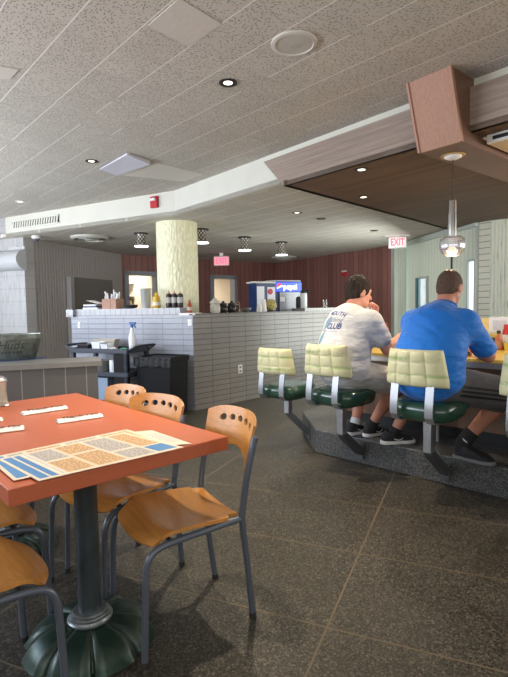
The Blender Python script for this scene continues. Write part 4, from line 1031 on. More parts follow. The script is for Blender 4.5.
# outlet and switch plates
def plate(u, v, p0, n, label, w=0.075, h=0.115, name='wall_outlet', cat='outlet'):
    p = W(u, v, p0, n); nn = Vector((n[0], n[1], 0)).normalized()
    if nn.dot(p-CAM) > 0: nn = -nn
    t = thing(name, label, cat, p, math.atan2(nn.x, -nn.y))
    mb = MB(); mb.box((0, -0.004, 0), (w, 0.01, h)); mb.build('plate', WHITE, t, bevel=0.003)
    if name == 'wall_outlet':
        for z in (0.027, -0.027):
            mb = MB(); mb.box((0, -0.010, z), (0.035, 0.004, 0.03)); mb.build('socket', SOCK, t, smooth=False)
    else:
        mb = MB(); mb.box((0, -0.012, 0), (0.012, 0.012, 0.025)); mb.build('toggle', WHITE, t, smooth=False)
plate(240, 369, Ct, nRb, 'white electrical outlet low on the grey glazed brick half wall')
plate(79.5, 325, Ct, nLb, 'small white switch plate at the left end of the pale brick half wall', 0.045, 0.09, 'switch_plate', 'switch')
plate(190, 322.5, Ct, nLb, 'small white switch plate at the corner of the pale brick half wall', 0.055, 0.08, 'switch_plate', 'switch')
# grey flush door leaf on the ribbed wall
nAB = Vector(((pB-pA).y, -(pB-pA).x, 0)).normalized()
qa = W(69.5, 290, pA, nAB); qb = W(111, 290, pA, nAB); zt3 = W(70, 277, pA, nAB).z
dAB = (pB-pA).normalized(); sa_ = (qa-pA).dot(dAB); sb_ = (qb-pA).dot(dAB)
mb = MB(); mb.box(((sa_+sb_)/2, -0.02, zt3/2), (sb_-sa_, 0.04, zt3)); mb.cur = 1; mb.box((sa_-0.05, -0.06, zt3/2), (0.09, 0.10, zt3))
struct(mb.build('door_3', [mat('grey_door_paint', (0.215, 0.20, 0.185), 0.5), mat('pale_door_edge', (0.42, 0.41, 0.40), 0.5)], None, smooth=False, loc=pA, rz=math.atan2(dAB.y, dAB.x)))
# ------------------------------------------------------------------ things on the pale brick half wall
def onL(u, t=0.13): p = W(u, 300, Ct+nLb*t, nLb); return Vector((p.x, p.y, ZTL))
def onR(u, t=0.13): p = W(u, 300, Ct+nRb*t, nRb); return Vector((p.x, p.y, ZTR+0.003))
rzL = math.atan2(-dL.y, -dL.x); rzR = math.atan2(dR.y, dR.x)
def zv(u, v, p): return D(u, v, p.y).z
CARD = mat('brown_cardboard', (0.42, 0.25, 0.19), 0.8, var=0.08, vscale=6)
p = onL(113); t = thing('cardboard_box', 'open brown cardboard box of wrapped straws on the pale brick half wall', 'box', p, rzL)
bw_ = 0.23; bh = 0.135
mb = MB()
for c, d in (((0, -0.085, bh/2), (bw_, 0.006, bh)), ((0, 0.085, bh/2), (bw_, 0.006, bh)), ((-bw_/2, 0, bh/2), (0.006, 0.17, bh)), ((bw_/2, 0, bh/2), (0.006, 0.17, bh)), ((0, 0, 0.004), (bw_, 0.17, 0.006))): mb.box(c, d)
mb.build('carton', CARD, t, smooth=False)
mb = MB(); mb.box((bw_*0.12, -0.090, bh/2), (0.004, 0.004, bh)); mb.build('divider', mat('card_edge', (0.30, 0.18, 0.13), 0.8), t, smooth=False)
STRAW = mat('white_wrapped_paper', (0.80, 0.80, 0.80), 0.6)
rnd = random.Random(4)
for k in range(14):
    x = -0.09+0.18*((k*5) % 14)/13; y = rnd.uniform(-0.05, 0.05); hgt = rnd.uniform(0.18, 0.235) + (0.05 if x < -0.03 and k % 2 else 0)
    mb = MB(); tx = rnd.uniform(-0.03, 0.03); q = onL(113)
    mb.tube([(0, 0, 0.008), (tx, rnd.uniform(-0.02, 0.02), hgt*0.7), (tx*1.5, 0, hgt)], 0.010, 6)
    o = mb.build('wrapped_straw', STRAW, None, loc=q+Matrix.Rotation(rzL, 3, 'Z') @ Vector((x, y, 0)), rz=rzL)
    tag(o, 'white paper wrapped straws and cutlery standing in the open cardboard box', 'straw', 'wrapped straws in the cardboard box')
p = onL(94); t = thing('paper_stack', 'untidy stack of white papers with a dark blue edge on the brick wall end', 'papers', p, rzL)
for k, (dx, z, w, rz_, m) in enumerate(((0, 0.012, 0.24, 0.05, STRAW), (0.02, 0.035, 0.22, -0.08, mat('navy_folder', (0.05, 0.06, 0.16), 0.5)), (-0.01, 0.055, 0.2, 0.1, mat('off_white_paper', (0.72, 0.72, 0.74), 0.7)))):
    mb = MB(); mb.box((dx, 0, z), (w, 0.18, 0.022), rz_); mb.build('sheet_bundle', m, t, smooth=False)
mb = MB(); mb.slab(lambda u, v: (-0.06+0.19*u, -0.08+0.15*v, 0.072+0.05*(1-u)), 6, 4, 0.004); mb.build('curled_sheet', STRAW, t)
p = onL(130.5); mb = MB(); mb.lathe([(0.035, 0), (0.085, 0.012), (0.095, 0.05), (0.085, 0.05), (0.03, 0.014)], 28); 
tag(mb.build('black_bowl', BLACK, None, loc=p), 'low black bowl between the straw box and the steel cup', 'bowl')
p = onL(146); hh_ = zv(146, 288.5, p)-p.z; mb = MB(); mb.lathe([(0.001, 0.004), (0.052, 0.0), (0.054, 0.004), (0.074, hh_-0.005), (0.077, hh_), (0.072, hh_-0.004), (0.05, 0.012), (0.001, 0.010)], 32)
tag(mb.build('steel_cup', mat('ribbed_steel_cup', (0.62, 0.65, 0.64), 0.35, 0.6), None, loc=p), 'tall flared steel malt cup on the pale brick half wall', 'cup')
def bottle(p, prof, m, capm, label, name='squeeze_bottle', cap=None, lab=None, group=None, cat='bottle'):
    t = thing(name, label, cat, p, 0, group); mb = MB(); mb.lathe(prof, 24); mb.build('bottle_body', m, t)
    if cap: mb = MB(); mb.lathe(cap, 18); mb.build('cap', capm, t)
    if lab:
        (za, zb, r, lm) = lab; mb = MB(); mb.lathe([(r, za), (r, zb)], 24, cap=False); mb.build('label_band', lm, t)
    return t
YEL = mat('mustard_yellow', (0.66, 0.40, 0.03), 0.35)
p = onL(156.5); h_ = zv(156.5, 291, p)-p.z
bottle(p, [(0.001, 0), (0.045, 0), (0.052, 0.012), (0.052, h_*0.42), (0.044, h_*0.55), (0.046, h_*0.66), (0.020, h_*0.78), (0.001, h_*0.78)], YEL, YEL, 'yellow mustard squeeze bottle beside the steel cup', cap=[(0.024, h_*0.76), (0.024, h_*0.86), (0.008, h_*0.90), (0.004, h_), (0.001, h_)], lab=(h_*0.15, h_*0.36, 0.0526, mat('mustard_label', (0.75, 0.70, 0.60), 0.5)))
DBR = mat('dark_sauce', (0.030, 0.022, 0.020), 0.25); OCAP = mat('rust_cap', (0.42, 0.14, 0.07), 0.4); LBL = mat('sauce_label', (0.42, 0.40, 0.38), 0.5)
for u, lb in ((169, 'dark sauce squeeze bottle with rust cap, first of the trio beside the mustard'), (174.5, 'dark sauce squeeze bottle with rust cap, middle of the trio on the brick wall'), (180.3, 'dark sauce squeeze bottle with rust cap, last of the trio before the cream column base')):
    p = onL(u, 0.10); h_ = zv(u, 291, p)-p.z
    bottle(p, [(0.001, 0), (0.036, 0), (0.038, 0.01), (0.038, h_*0.70), (0.034, h_*0.8), (0.014, h_*0.86), (0.001, h_*0.86)], DBR, OCAP, lb, cap=[(0.020, h_*0.83), (0.020, h_*0.88), (0.006, h_*0.90), (0.004, h_*1.03), (0.001, h_*1.03)], lab=(h_*0.3, h_*0.62, 0.0386, LBL), group='dark squeeze bottles on the half wall')
p = Vector((*(W(189.3, 300, Ct+nLb*0.10, nLb)).to_2d(), ZTR+0.012)); h_ = zv(189.3, 299.5, p)-p.z
bottle(p, [(0.001, 0), (0.030, 0), (0.034, 0.01), (0.034, h_*0.5), (0.022, h_*0.7), (0.014, h_*0.8), (0.001, h_*0.8)], mat('red_brown_sauce', (0.33, 0.075, 0.035), 0.3), OCAP, 'small red brown sauce bottle on the white capped corner of the half wall', cap=[(0.016, h_*0.78), (0.014, h_*0.9), (0.005, h_), (0.001, h_)], lab=(h_*0.2, h_*0.45, 0.0346, mat('red_sauce_label', (0.5, 0.42, 0.36), 0.5)))

# ------------------------------------------------------------------ things on the grey brick half wall
p = onR(215); mb = MB(); mb.lathe([(0.001, 0.0), (0.055, 0.0), (0.068, 0.02), (0.066, 0.10), (0.055, 0.12), (0.072, 0.125), (0.074, 0.145), (0.05, 0.165), (0.03, 0.17), (0.03, 0.195), (0.001, 0.2)], 24)
tag(mb.build('glass_jar', mat('cloudy_glass', (0.55, 0.52, 0.45), 0.25, var=0.3, vscale=15), None, loc=p), 'cloudy lidded glass jar on the brick wall in front of the second doorway', 'jar')
for u, lb in ((223, 'dark lidded coffee jar next to the cloudy glass jar'), (231.5, 'dark lidded coffee jar nearer the wooden pepper mill')):
    p = onR(u); t = thing('coffee_jar', lb, 'jar', p, 0, 'dark coffee jars on the half wall')
    mb = MB(); mb.lathe([(0.001, 0), (0.05, 0), (0.062, 0.02), (0.066, 0.07), (0.05, 0.10), (0.045, 0.115), (0.001, 0.115)], 24); mb.build('jar', DBR, t)
    mb = MB(); mb.lathe([(0.052, 0.105), (0.054, 0.125), (0.02, 0.135), (0.018, 0.155), (0.001, 0.158)], 20); mb.build('lid', BLACK, t)
    mb = MB(); mb.tube([(0.06, 0, 0.03), (0.095, 0, 0.05), (0.098, 0, 0.085), (0.058, 0, 0.095)], 0.008, 8, 4); mb.build('handle', BLACK, t)
p = onR(238.2); mb = MB(); mb.lathe([(0.001, 0), (0.028, 0), (0.030, 0.02), (0.020, 0.05), (0.024, 0.08), (0.026, 0.10), (0.014, 0.112), (0.020, 0.13), (0.012, 0.148), (0.001, 0.15)], 20)
tag(mb.build('pepper_mill', mat('mill_wood', (0.30, 0.15, 0.08), 0.4), None, loc=p), 'small turned wooden pepper mill on the grey brick half wall', 'pepper mill')
p = onR(245.5); mb = MB(); mb.lathe([(0.03, 0), (0.075, 0.035), (0.082, 0.06), (0.076, 0.058), (0.03, 0.01)], 28)
tag(mb.build('metal_bowl', STEEL, None, loc=p), 'shallow metal bowl between the pepper mill and the soda machine', 'bowl')
CUPW = mat('white_paper_cup', (0.82, 0.82, 0.80), 0.6)
for u, n, lb in ((259.2, 2, 'short stack of white paper cups'), (263.5, 5, 'tall stack of white paper cups next to the gold ball')):
    p = onR(u, 0.10)
    t = thing('cup_stack', lb + ' on the brick wall', 'cups', p, 0, 'stacked paper cups by the soda machine')
    for k in range(n):
        mb = MB(); z = 0.022*k if k < n-1 else 0.022*k
        mb.lathe([(0.040, z+0.09), (0.043, z+0.086), (0.030, z), (0.001, z)][::-1], 24) if False else mb.lathe([(0.001, z+0.09), (0.029, z+0.09), (0.041, z), (0.001, z)][::-1], 24)
        mb.build('cup', CUPW, t)
p = onR(270.5, 0.10); t = thing('ornament_ball', 'round straw gold ball ornament on a small foot before the soda machine', 'ornament', p)
BALLM = mat('straw_gold', (0.42, 0.36, 0.13), 0.6, var=0.55, vscale=45, bump=0.8, bscale=70)
mb = MB(); mb.lathe([(0.001, 0), (0.05, 0), (0.05, 0.012), (0.03, 0.022), (0.001, 0.022)], 20); mb.build('foot', BLACK, t)
mb = MB(); mb.sphere((0, 0, 0.098), 0.082, 28, 18); 
for k in range(30):
    a = rnd.uniform(0, 2*PI); e = rnd.uniform(-0.9, 1.3); mb.sphere((0.078*math.cos(a)*math.cos(e), 0.078*math.sin(a)*math.cos(e), 0.098+0.078*math.sin(e)), rnd.uniform(0.012, 0.02), 8, 5)
mb.build('ball', BALLM, t)
# back bar behind the half wall that carries the soda machine
bb = MB(); bb.box((1.4, 0.75, 0.43), (2.8, 0.90, 0.86)); bbt = thing('back_bar', 'low steel topped work cabinet hidden behind the grey brick half wall', 'cabinet', Ct+dR*1.05, rzR)
bb.build('body', GREYFRAME, bbt, smooth=False)
mb = MB(); mb.box((1.4, 0.75, 0.88), (2.84, 0.94, 0.04)); mb.build('cabinet_top', STEEL, bbt, smooth=False)
# soda machine
rzM = rzR-R(20)
mc = W(278, 300, Ct+nRb*0.82, nRb); mc = Vector((mc.x, mc.y, 0.90))
ztop = zv(280, 282.5, mc)-0.90
MBLUE = mat('soda_blue', (0.012, 0.032, 0.12), 0.35, var=0.1); MBLUE2 = mat('soda_blue_lit', (0.02, 0.08, 0.75), 0.3, emit=(0.015, 0.08, 0.85), estr=0.45)
t = thing('soda_machine', 'blue soda fountain with lit logo panel and steel front behind the half wall', 'soda machine', mc, rzM)
mw = 0.50; md_ = 0.62
mb = MB(); mb.box((0.0, 0.0, ztop/2), (mw, md_, ztop)); mb.build('cabinet', MBLUE, t, bevel=0.01)
mb = MB(); mb.box((0.0, 0.0, ztop+0.010), (mw+0.02, md_+0.02, 0.02)); mb.build('top_lid', mat('grey_lid', (0.40, 0.40, 0.38), 0.5), t, smooth=False)
mb = MB(); mb.box((0.0, -md_/2-0.03, ztop-0.090), (mw, 0.06, 0.155)); lp = mb.build('logo_panel', MBLUE2, t, bevel=0.006)
LW_ = mat('logo_white', (0.9, 0.92, 1.0), 0.4, emit=(0.85, 0.92, 1.0), estr=0.9); LR_ = mat('logo_red', (0.7, 0.03, 0.04), 0.4, emit=(0.9, 0.03, 0.05), estr=0.5)
vs, fs = text_mesh('pepsi', 0.125, 0.002, align='LEFT', bold=0.004)
mb = MB(); mb.add([Vector((v.x-0.10, -md_/2-0.0625-v.z, v.y+ztop-0.09)) for v in vs], fs); mb.build('lettering', LW_, lp, smooth=False, fix=False)
cx_, cz_, cr_ = -0.165, ztop-0.09, 0.055
def disc(f0, f1, m, nm):
    mb = MB(); n = 40; top = []; bot = []
    for i in range(n+1):
        x = -1+2*i/n; c = math.sqrt(max(0, 1-x*x)); w0 = f0(x); w1 = f1(x)
        a_ = max(-c, min(c, w0)); b_ = max(-c, min(c, w1)); bot.append((cx_+cr_*x, -md_/2-0.063, cz_+cr_*a_)); top.append((cx_+cr_*x, -md_/2-0.063, cz_+cr_*b_))
    mb.add(bot+top, [(i, i+1, n+2+i, n+1+i) for i in range(n)]); mb.build(nm, m, lp, smooth=False, fix=False)
wv1 = lambda x: 0.18+0.28*math.sin(2.2*x+0.3); wv2 = lambda x: -0.28+0.22*math.sin(2.2*x+0.3)
disc(wv1, lambda x: 9, LR_, 'emblem'); disc(wv2, wv1, LW_, 'emblem'); disc(lambda x: -9, wv2, MBLUE2, 'emblem')
mb = MB(); mb.box((0.05, -md_/2-0.012, (ztop-0.175)/2), (mw-0.10, 0.03, ztop-0.175)); mb.build('steel_front', mat('steel_panel', (0.24, 0.25, 0.27), 0.4, 0.5, var=0.08, vscale=10), t, smooth=False)
mb = MB(); mb.box((-0.10, -md_/2-0.03, ztop-0.29), (0.09, 0.006, 0.075)); mb.build('notice', WHITE, t, smooth=False)
# dispenser cabinet with posted sheets, left of the logo panel
mc2 = W(258.5, 300, Ct+nRb*0.72, nRb)
mc2 = Vector((mc2.x, mc2.y, 0.90)); t = thing('ice_dispenser', 'dark blue ice dispenser with white notices and a red badge left of the soda machine', 'ice dispenser', mc2, rzM+R(3))
zt_ = zv(258, 284, mc2)-0.90
mb = MB(); mb.box((0.0, -0.12, zt_/2), (0.36, 0.26, zt_)); mb.build('cabinet', MBLUE, t, bevel=0.008)
mb = MB(); mb.box((-0.02, -0.12, zt_+0.012), (0.38, 0.28, 0.03)); mb.build('lid', mat('pale_lid', (0.55, 0.56, 0.56), 0.4), t, bevel=0.008)
for x, z, w, h__ in ((-0.10, zt_-0.20, 0.13, 0.30), (0.09, zt_-0.24, 0.14, 0.36), (-0.08, zt_-0.46, 0.17, 0.20)):
    mb = MB(); mb.box((x, -0.253, z), (w, 0.005, h__)); mb.build('notice', mat('notice_paper', (0.70, 0.72, 0.78), 0.6), t, smooth=False)
mb = MB(); mb.cyl((0.07, -0.256, zt_-0.13), (0.07, -0.262, zt_-0.13), 0.045, seg=24); mb.build('red_badge', mat('badge_red', (0.45, 0.02, 0.04), 0.4), t)
mb = MB(); mb.cyl((-0.09, -0.257, zt_-0.40), (-0.09, -0.262, zt_-0.40), 0.05, seg=24); mb.build('black_badge', BLACK, t)
# thermos dispenser and glass
p = onR(303.5, 0.16); p.z = ZTR+0.045
t = thing('thermos', 'white insulated pump thermos right of the soda machine', 'thermos', p)
h_ = zv(303.5, 289, p)-p.z
mb = MB(); mb.lathe([(0.001, 0), (0.055, 0), (0.058, 0.01), (0.058, h_*0.72), (0.05, h_*0.8), (0.001, h_*0.8)], 24); mb.build('thermos_body', mat('thermos_white', (0.62, 0.63, 0.64), 0.3), t)
mb = MB(); mb.lathe([(0.052, h_*0.78), (0.050, h_*0.90), (0.03, h_*0.97), (0.001, h_)], 24); mb.tube([(0.03, -0.02, h_*0.9), (0.075, -0.04, h_*0.92), (0.085, -0.045, h_*0.84)], 0.012, 8, 3); mb.build('pump_lid', BLACK, t)
p = onR(299, 0.22); p.z = ZTR+0.003+0.042; h_ = 0.19
mb = MB(); mb.lathe([(0.001, 0), (0.045, 0), (0.05, 0.02), (0.05, 0.14), (0.04, 0.18), (0.001, 0.19)], 20); tag(mb.build('dark_canister', BLACK, None, loc=p), 'black canister squeezed between the soda machine and the thermos', 'canister')
p = onR(325, 0.13); p.z = ZTR+0.045
mb = MB(); mb.lathe([(0.001, 0.005), (0.036, 0.0), (0.042, 0.13), (0.039, 0.13), (0.033, 0.008), (0.001, 0.008)], 24); tag(mb.build('drinking_glass', GLASS, None, loc=p), 'empty clear drinking glass on the grey brick half wall before the man in white', 'glass')

# ------------------------------------------------------------------ service cart and bin before the pale brick wall
def inF(u, t): p = W(u, 300, Ct-nLb*t, nLb); return Vector((p.x, p.y, 0))
CARTM = mat('dark_blue_grey_cart', (0.040, 0.048, 0.068), 0.5, var=0.1)
ca, cb_ = inF(81, 0.35), inF(137, 0.35)
cart = thing('utility_cart', 'dark blue grey three shelf utility cart before the pale brick wall', 'cart', (ca+cb_)/2, rzL)
cl = (cb_-ca).length; cz = [zv(110, 352, (ca+cb_)/2-nLb*0.2), zv(110, 375, (ca+cb_)/2-nLb*0.2), 0.14]
for k, z in enumerate(cz):
    mb = MB(); mb.box((0, 0, z), (cl, 0.46, 0.022)); mb.box((0, -0.225, z+0.02), (cl, 0.012, 0.05)); mb.box((0, 0.225, z+0.02), (cl, 0.012, 0.05)); mb.box((-cl/2, 0, z+0.02), (0.012, 0.46, 0.05)); mb.box((cl/2, 0, z+0.02), (0.012, 0.46, 0.05)); mb.build('shelf', CARTM, cart, bevel=0.004)
for sx in (-1, 1):
    for sy in (-1, 1):
        mb = MB(); mb.box((sx*(cl/2-0.03), sy*0.20, (cz[0]+0.10)/2), (0.05, 0.05, cz[0]-0.10)); lg = mb.build('leg', CARTM, cart, bevel=0.006)
        mb = MB(); mb.cyl((sx*(cl/2-0.03)-0.015, sy*0.20, 0.048), (sx*(cl/2-0.03)+0.015, sy*0.20, 0.048), 0.048, seg=20); mb.build('caster', BLACK, lg)
    mb = MB(); x = sx*cl/2; mb.tube([(x, -0.2, cz[0]+0.02), (x+sx*0.08, -0.19, cz[0]+0.06), (x+sx*0.11, -0.15, cz[0]+0.075), (x+sx*0.11, 0.15, cz[0]+0.075), (x+sx*0.08, 0.19, cz[0]+0.06), (x, 0.2, cz[0]+0.02)], 0.016, 10, 3); mb.build('handle', CARTM if sx < 0 else BLACK, cart)
# full dark side panel on the right half of the cart
mb = MB(); mb.box((cl/2-0.10, -0.20, (cz[0]+0.12)/2), (0.20, 0.05, cz[0]-0.16)); mb.build('side_panel', mat('black_cart_panel', (0.012,0.012,0.014), 0.65, spec=0.2), cart, smooth=False)
def cartp(u, z, dy): 
    q = W(u, 300, (ca+cb_)/2+nLb*dy, nLb); return Vector((q.x, q.y, z))
sh = cz[0]+0.0115
SPRW = mat('white_spray_bottle', (0.75, 0.78, 0.82), 0.35); SPRB = mat('blue_trigger', (0.03, 0.10, 0.32), 0.4)
p = cartp(131, sh, 0.10); t = thing('spray_bottle', 'white spray bottle with blue trigger on the cart top', 'spray bottle', p, rzL)
h_ = zv(131, 321, p)-sh
mb = MB(); mb.lathe([(0.001, 0), (0.042, 0), (0.045, 0.01), (0.045, h_*0.45), (0.018, h_*0.72), (0.016, h_*0.8), (0.001, h_*0.8)], 24); mb.build('bottle_body', SPRW, t)
mb = MB(); mb.box((0.012, 0, h_*0.92), (0.085, 0.026, 0.032)); mb.lathe([(0.02, h_*0.77), (0.02, h_*0.88), (0.001, h_*0.88)], 16); mb.box((0.045, 0, h_*0.82), (0.012, 0.014, 0.05), M=Matrix.Rotation(R(-25), 3, 'Y')); mb.build('trigger_head', SPRB, t, bevel=0.003)
def tub(u, w, d, h, dy, m, label, name='plastic_tub', z=None, rim=True):
    p = cartp(u, sh if z is None else z, dy); t = thing(name, label, 'tub', p, rzL)
    mb = MB(); mb.loft([[Vector((sx*w/2*k, sy*d/2*k, zz)) for sx, sy in ((-1,-1),(1,-1),(1,1),(-1,1))] for k, zz in ((0.85, 0), (1.0, h), (0.96, h), (0.82, 0.006))]); mb.build('tub_body', m, t, bevel=0.006)
    if rim: mb = MB(); mb.loft([[Vector((sx*w/2*k, sy*d/2*k, zz)) for sx, sy in ((-1,-1),(1,-1),(1,1),(-1,1))] for k, zz in ((1.0, h-0.012), (1.05, h-0.012), (1.05, h), (1.0, h))], cap=False); mb.build('rim', m, t, smooth=False)
    return t
tub(85, 0.18, 0.16, 0.075, -0.04, BLACK, 'black tray at the left end of the cart top', 'dish_tray')
tub(97.5, 0.13, 0.14, 0.10, -0.02, SPRW, 'white tub on the cart top beside the black tray')
tub(105.5, 0.10, 0.13, 0.08, -0.08, SPRW, 'white tub in the middle of the cart top near the green cloth', 'plastic_tub')
tub(105, 0.34, 0.10, 0.125, 0.15, mat('beige_tray', (0.42, 0.38, 0.32), 0.6), 'long beige tray at the back of the cart top', 'serving_tray')
for u, m, lb in ((111.5, STRAW, 'crumpled white cloth on the cart top'), (122, mat('green_cloth', (0.10, 0.36, 0.20), 0.8), 'crumpled green cloth on the cart top')):
    p = cartp(u, sh, -0.10); mb = MB()
    mb.grid(lambda a, b: Vector(((a-0.5)*0.11, (b-0.5)*0.13, max(0.0, 0.05*(1-((2*a-1)**2+(2*b-1)**2)*0.6)*(0.7+0.6*noise.noise(Vector((a*6, b*6, u))))) + 0.001)), 24, 24)
    tag(mb.build('cleaning_cloth', m, None, loc=p, rz=rzL), lb, 'cloth')
p = cartp(111.5, cz[1]+0.0115, -0.06); mb = MB(); mb.lathe([(0.001, 0), (0.05, 0), (0.052, 0.01), (0.052, 0.155), (0.045, 0.165), (0.001, 0.165)], 24)
tag(mb.build('white_canister', SPRW, None, loc=p), 'white canister on the middle cart shelf', 'canister')
p = cartp(99, cz[1]+0.0115, -0.02); mb = MB(); mb.lathe([(0.001, 0), (0.10, 0), (0.12, 0.015), (0.125, 0.15), (0.118, 0.15), (0.10, 0.02), (0.001, 0.02)], 28)
tag(mb.build('grey_bucket', mat('grey_bucket_plastic', (0.16, 0.16, 0.15), 0.5), None, loc=p), 'round grey bucket on the middle cart shelf', 'bucket')
tub(104, 0.24, 0.26, 0.30, -0.06, mat('pale_blue_bin', (0.30, 0.38, 0.50), 0.5), 'pale blue grey bin on the bottom cart shelf', 'storage_bin', cz[2]+0.0115)
# black bin
BINM = mat('matt_black_bin', (0.012, 0.012, 0.014), 0.65, spec=0.2)
p = inF(160.5, 0.28); wbin = (inF(178.5, 0.28)-inF(143, 0.28)).length
t = thing('trash_bin', 'tall black trash bin against the pale brick half wall', 'trash bin', p, rzL)
hb = zv(160, 357, p-nLb*0.2)
mb = MB(); mb.loft([[Vector((sx*wbin/2*k, sy*0.20*k, z)) for sx, sy in ((-1,-1),(1,-1),(1,1),(-1,1))] for k, z in ((0.90, 0.0), (0.97, hb*0.93))]); mb.build('bin_body', BINM, t, bevel=0.012)
mb = MB(); mb.loft([[Vector((sx*wbin/2*k, sy*0.21*k, z)) for sx, sy in ((-1,-1),(1,-1),(1,1),(-1,1))] for k, z in ((1.0, hb*0.91), (1.02, hb*0.985), (0.98, hb), (0.90, hb), (0.88, hb*0.90))]); mb.build('rim', BINM, t, bevel=0.008)
mb = MB(); mb.grid(lambda a, b: Vector(((a-0.5)*wbin*1.03, -0.216-0.004*math.sin(a*40), hb*(0.86+0.14*b)-0.02*(1-b)*abs(math.sin(a*9)))), 50, 6); mb.grid(lambda a, b: Vector(((a-0.5)*wbin*0.96, -0.20+0.4*b, hb*0.98-0.02*math.sin(PI*a)*math.sin(PI*b)+0.006*noise.noise(Vector((a*9, b*9, 0))))), 20, 20)
mb.build('bin_liner', mat('black_bag', (0.010, 0.010, 0.012), 0.35, bump=0.4, bscale=40), t)

# ------------------------------------------------------------------ things on the lunch counter
ZKT = ZK+0.011
def KT(u, v): p = G(u, v, ZKT); return p
p = KT(498.5, 350); h_ = zv(498.5, 330.5, p)-p.z
bottle(p, [(0.001, 0), (0.026, 0), (0.028, 0.008), (0.028, h_*0.55), (0.013, h_*0.78), (0.013, h_*0.86), (0.001, h_*0.86)], mat('orange_hot_sauce', (0.48, 0.13, 0.05), 0.25), BLACK, 'orange red hot sauce bottle with black cap on the yellow counter', 'hot_sauce_bottle', cap=[(0.015, h_*0.84), (0.016, h_), (0.001, h_)], lab=(h_*0.12, h_*0.48, 0.0285, mat('hot_label', (0.42, 0.22, 0.12), 0.5)))
p = KT(506.8, 349.5); h_ = zv(506.8, 324.5, p)-p.z
bottle(p, [(0.001, 0), (0.035, 0), (0.038, 0.01), (0.038, h_*0.5), (0.032, h_*0.8), (0.02, h_*0.86), (0.001, h_*0.86)], mat('ketchup_red', (0.46, 0.02, 0.02), 0.3), mat('ketchup_cap', (0.55, 0.03, 0.03), 0.4), 'red ketchup bottle behind the yellow basket on the counter', 'ketchup_bottle', cap=[(0.026, h_*0.83), (0.026, h_), (0.001, h_)], lab=(h_*0.3, h_*0.6, 0.0386, WHITE))
p = KT(514, 350.5); t = thing('condiment_basket', 'yellow basket of white packets at the photo edge on the counter', 'basket', p, k_rz)
mb = MB(); mb.loft([[Vector((sx*0.07*k, sy*0.05*k, z)) for sx, sy in ((-1,-1),(1,-1),(1,1),(-1,1))] for k, z in ((0.85, 0), (1.0, 0.065), (0.94, 0.065), (0.80, 0.006))]); mb.build('basket', mat('yellow_plastic', (0.72, 0.56, 0.09), 0.4), t, bevel=0.005)
for k in range(6):
    q = p + kd*(-0.045+0.018*k) + Vector((0, 0, 0.0065))
    mb = MB(); mb.box((0, 0.004*(k % 2), 0.048+0.004*(k % 3)), (0.012, 0.06, 0.095), M=Matrix.Rotation(R(-12+5*k), 3, 'Y'))
    tag(mb.build('sugar_packet', NAPK, None, smooth=False, loc=q, rz=k_rz), 'white sugar packets standing in the yellow counter basket', 'packet', 'packets in the yellow basket')
# napkin dispenser on the inner service counter
pp = D(501, 333, 4.55); zz0 = 0.996
t = thing('napkin_dispenser', 'white metal napkin dispenser on the yellow inner counter', 'napkin dispenser', (pp.x, pp.y, zz0), k_rz)
mb = MB(); mb.box((0, 0.02, 0.075), (0.20, 0.12, 0.15)); mb.build('case', mat('dispenser_white', (0.66, 0.68, 0.72), 0.35), t, bevel=0.012)
mb = MB(); mb.box((0, -0.041, 0.075), (0.12, 0.004, 0.09)); mb.build('face_plate', STEEL, t, smooth=False)
# condiment bottle and plates by the men
p = KT(386.5, 338)
p = D(386.5, 336, 4.25); p.z = ZKT
h_ = D(386.5, 322.5, p.y).z-ZKT
bottle(p, [(0.001, 0), (0.035, 0), (0.038, 0.01), (0.036, h_*0.55), (0.018, h_*0.72), (0.001, h_*0.72)], mat('cream_dressing', (0.62, 0.50, 0.36), 0.4), OCAP, 'pale squeeze bottle with an orange tip between the two men', cap=[(0.02, h_*0.70), (0.019, h_*0.8), (0.006, h_*0.86), (0.004, h_), (0.001, h_)])
PLATE = mat('white_china', (0.80, 0.80, 0.78), 0.25)
for (u, v), lb in (((474, 352), 'white plate with food before the man in blue'), ((396, 351), 'white plate with food before the man in the white shirt')):
    p = G(u, v, ZKT)+kn*0.08
    t = thing('dinner_plate', lb, 'plate', p); mb = MB(); mb.lathe([(0.001, 0.003), (0.07, 0.0), (0.085, 0.006), (0.125, 0.018), (0.125, 0.022), (0.085, 0.010), (0.001, 0.008)], 36); mb.build('dish', PLATE, t)
    mb = MB(); mb.sphere((0.01, 0, 0.012), (0.055, 0.05, 0.025), 18, 10); tag(mb.build('food', mat('fried_food', (0.45, 0.22, 0.07), 0.7, var=0.4, vscale=40, bump=0.6, bscale=60), None, loc=p), 'browned food heaped on the '+lb[:11]+lb[21:], 'food')
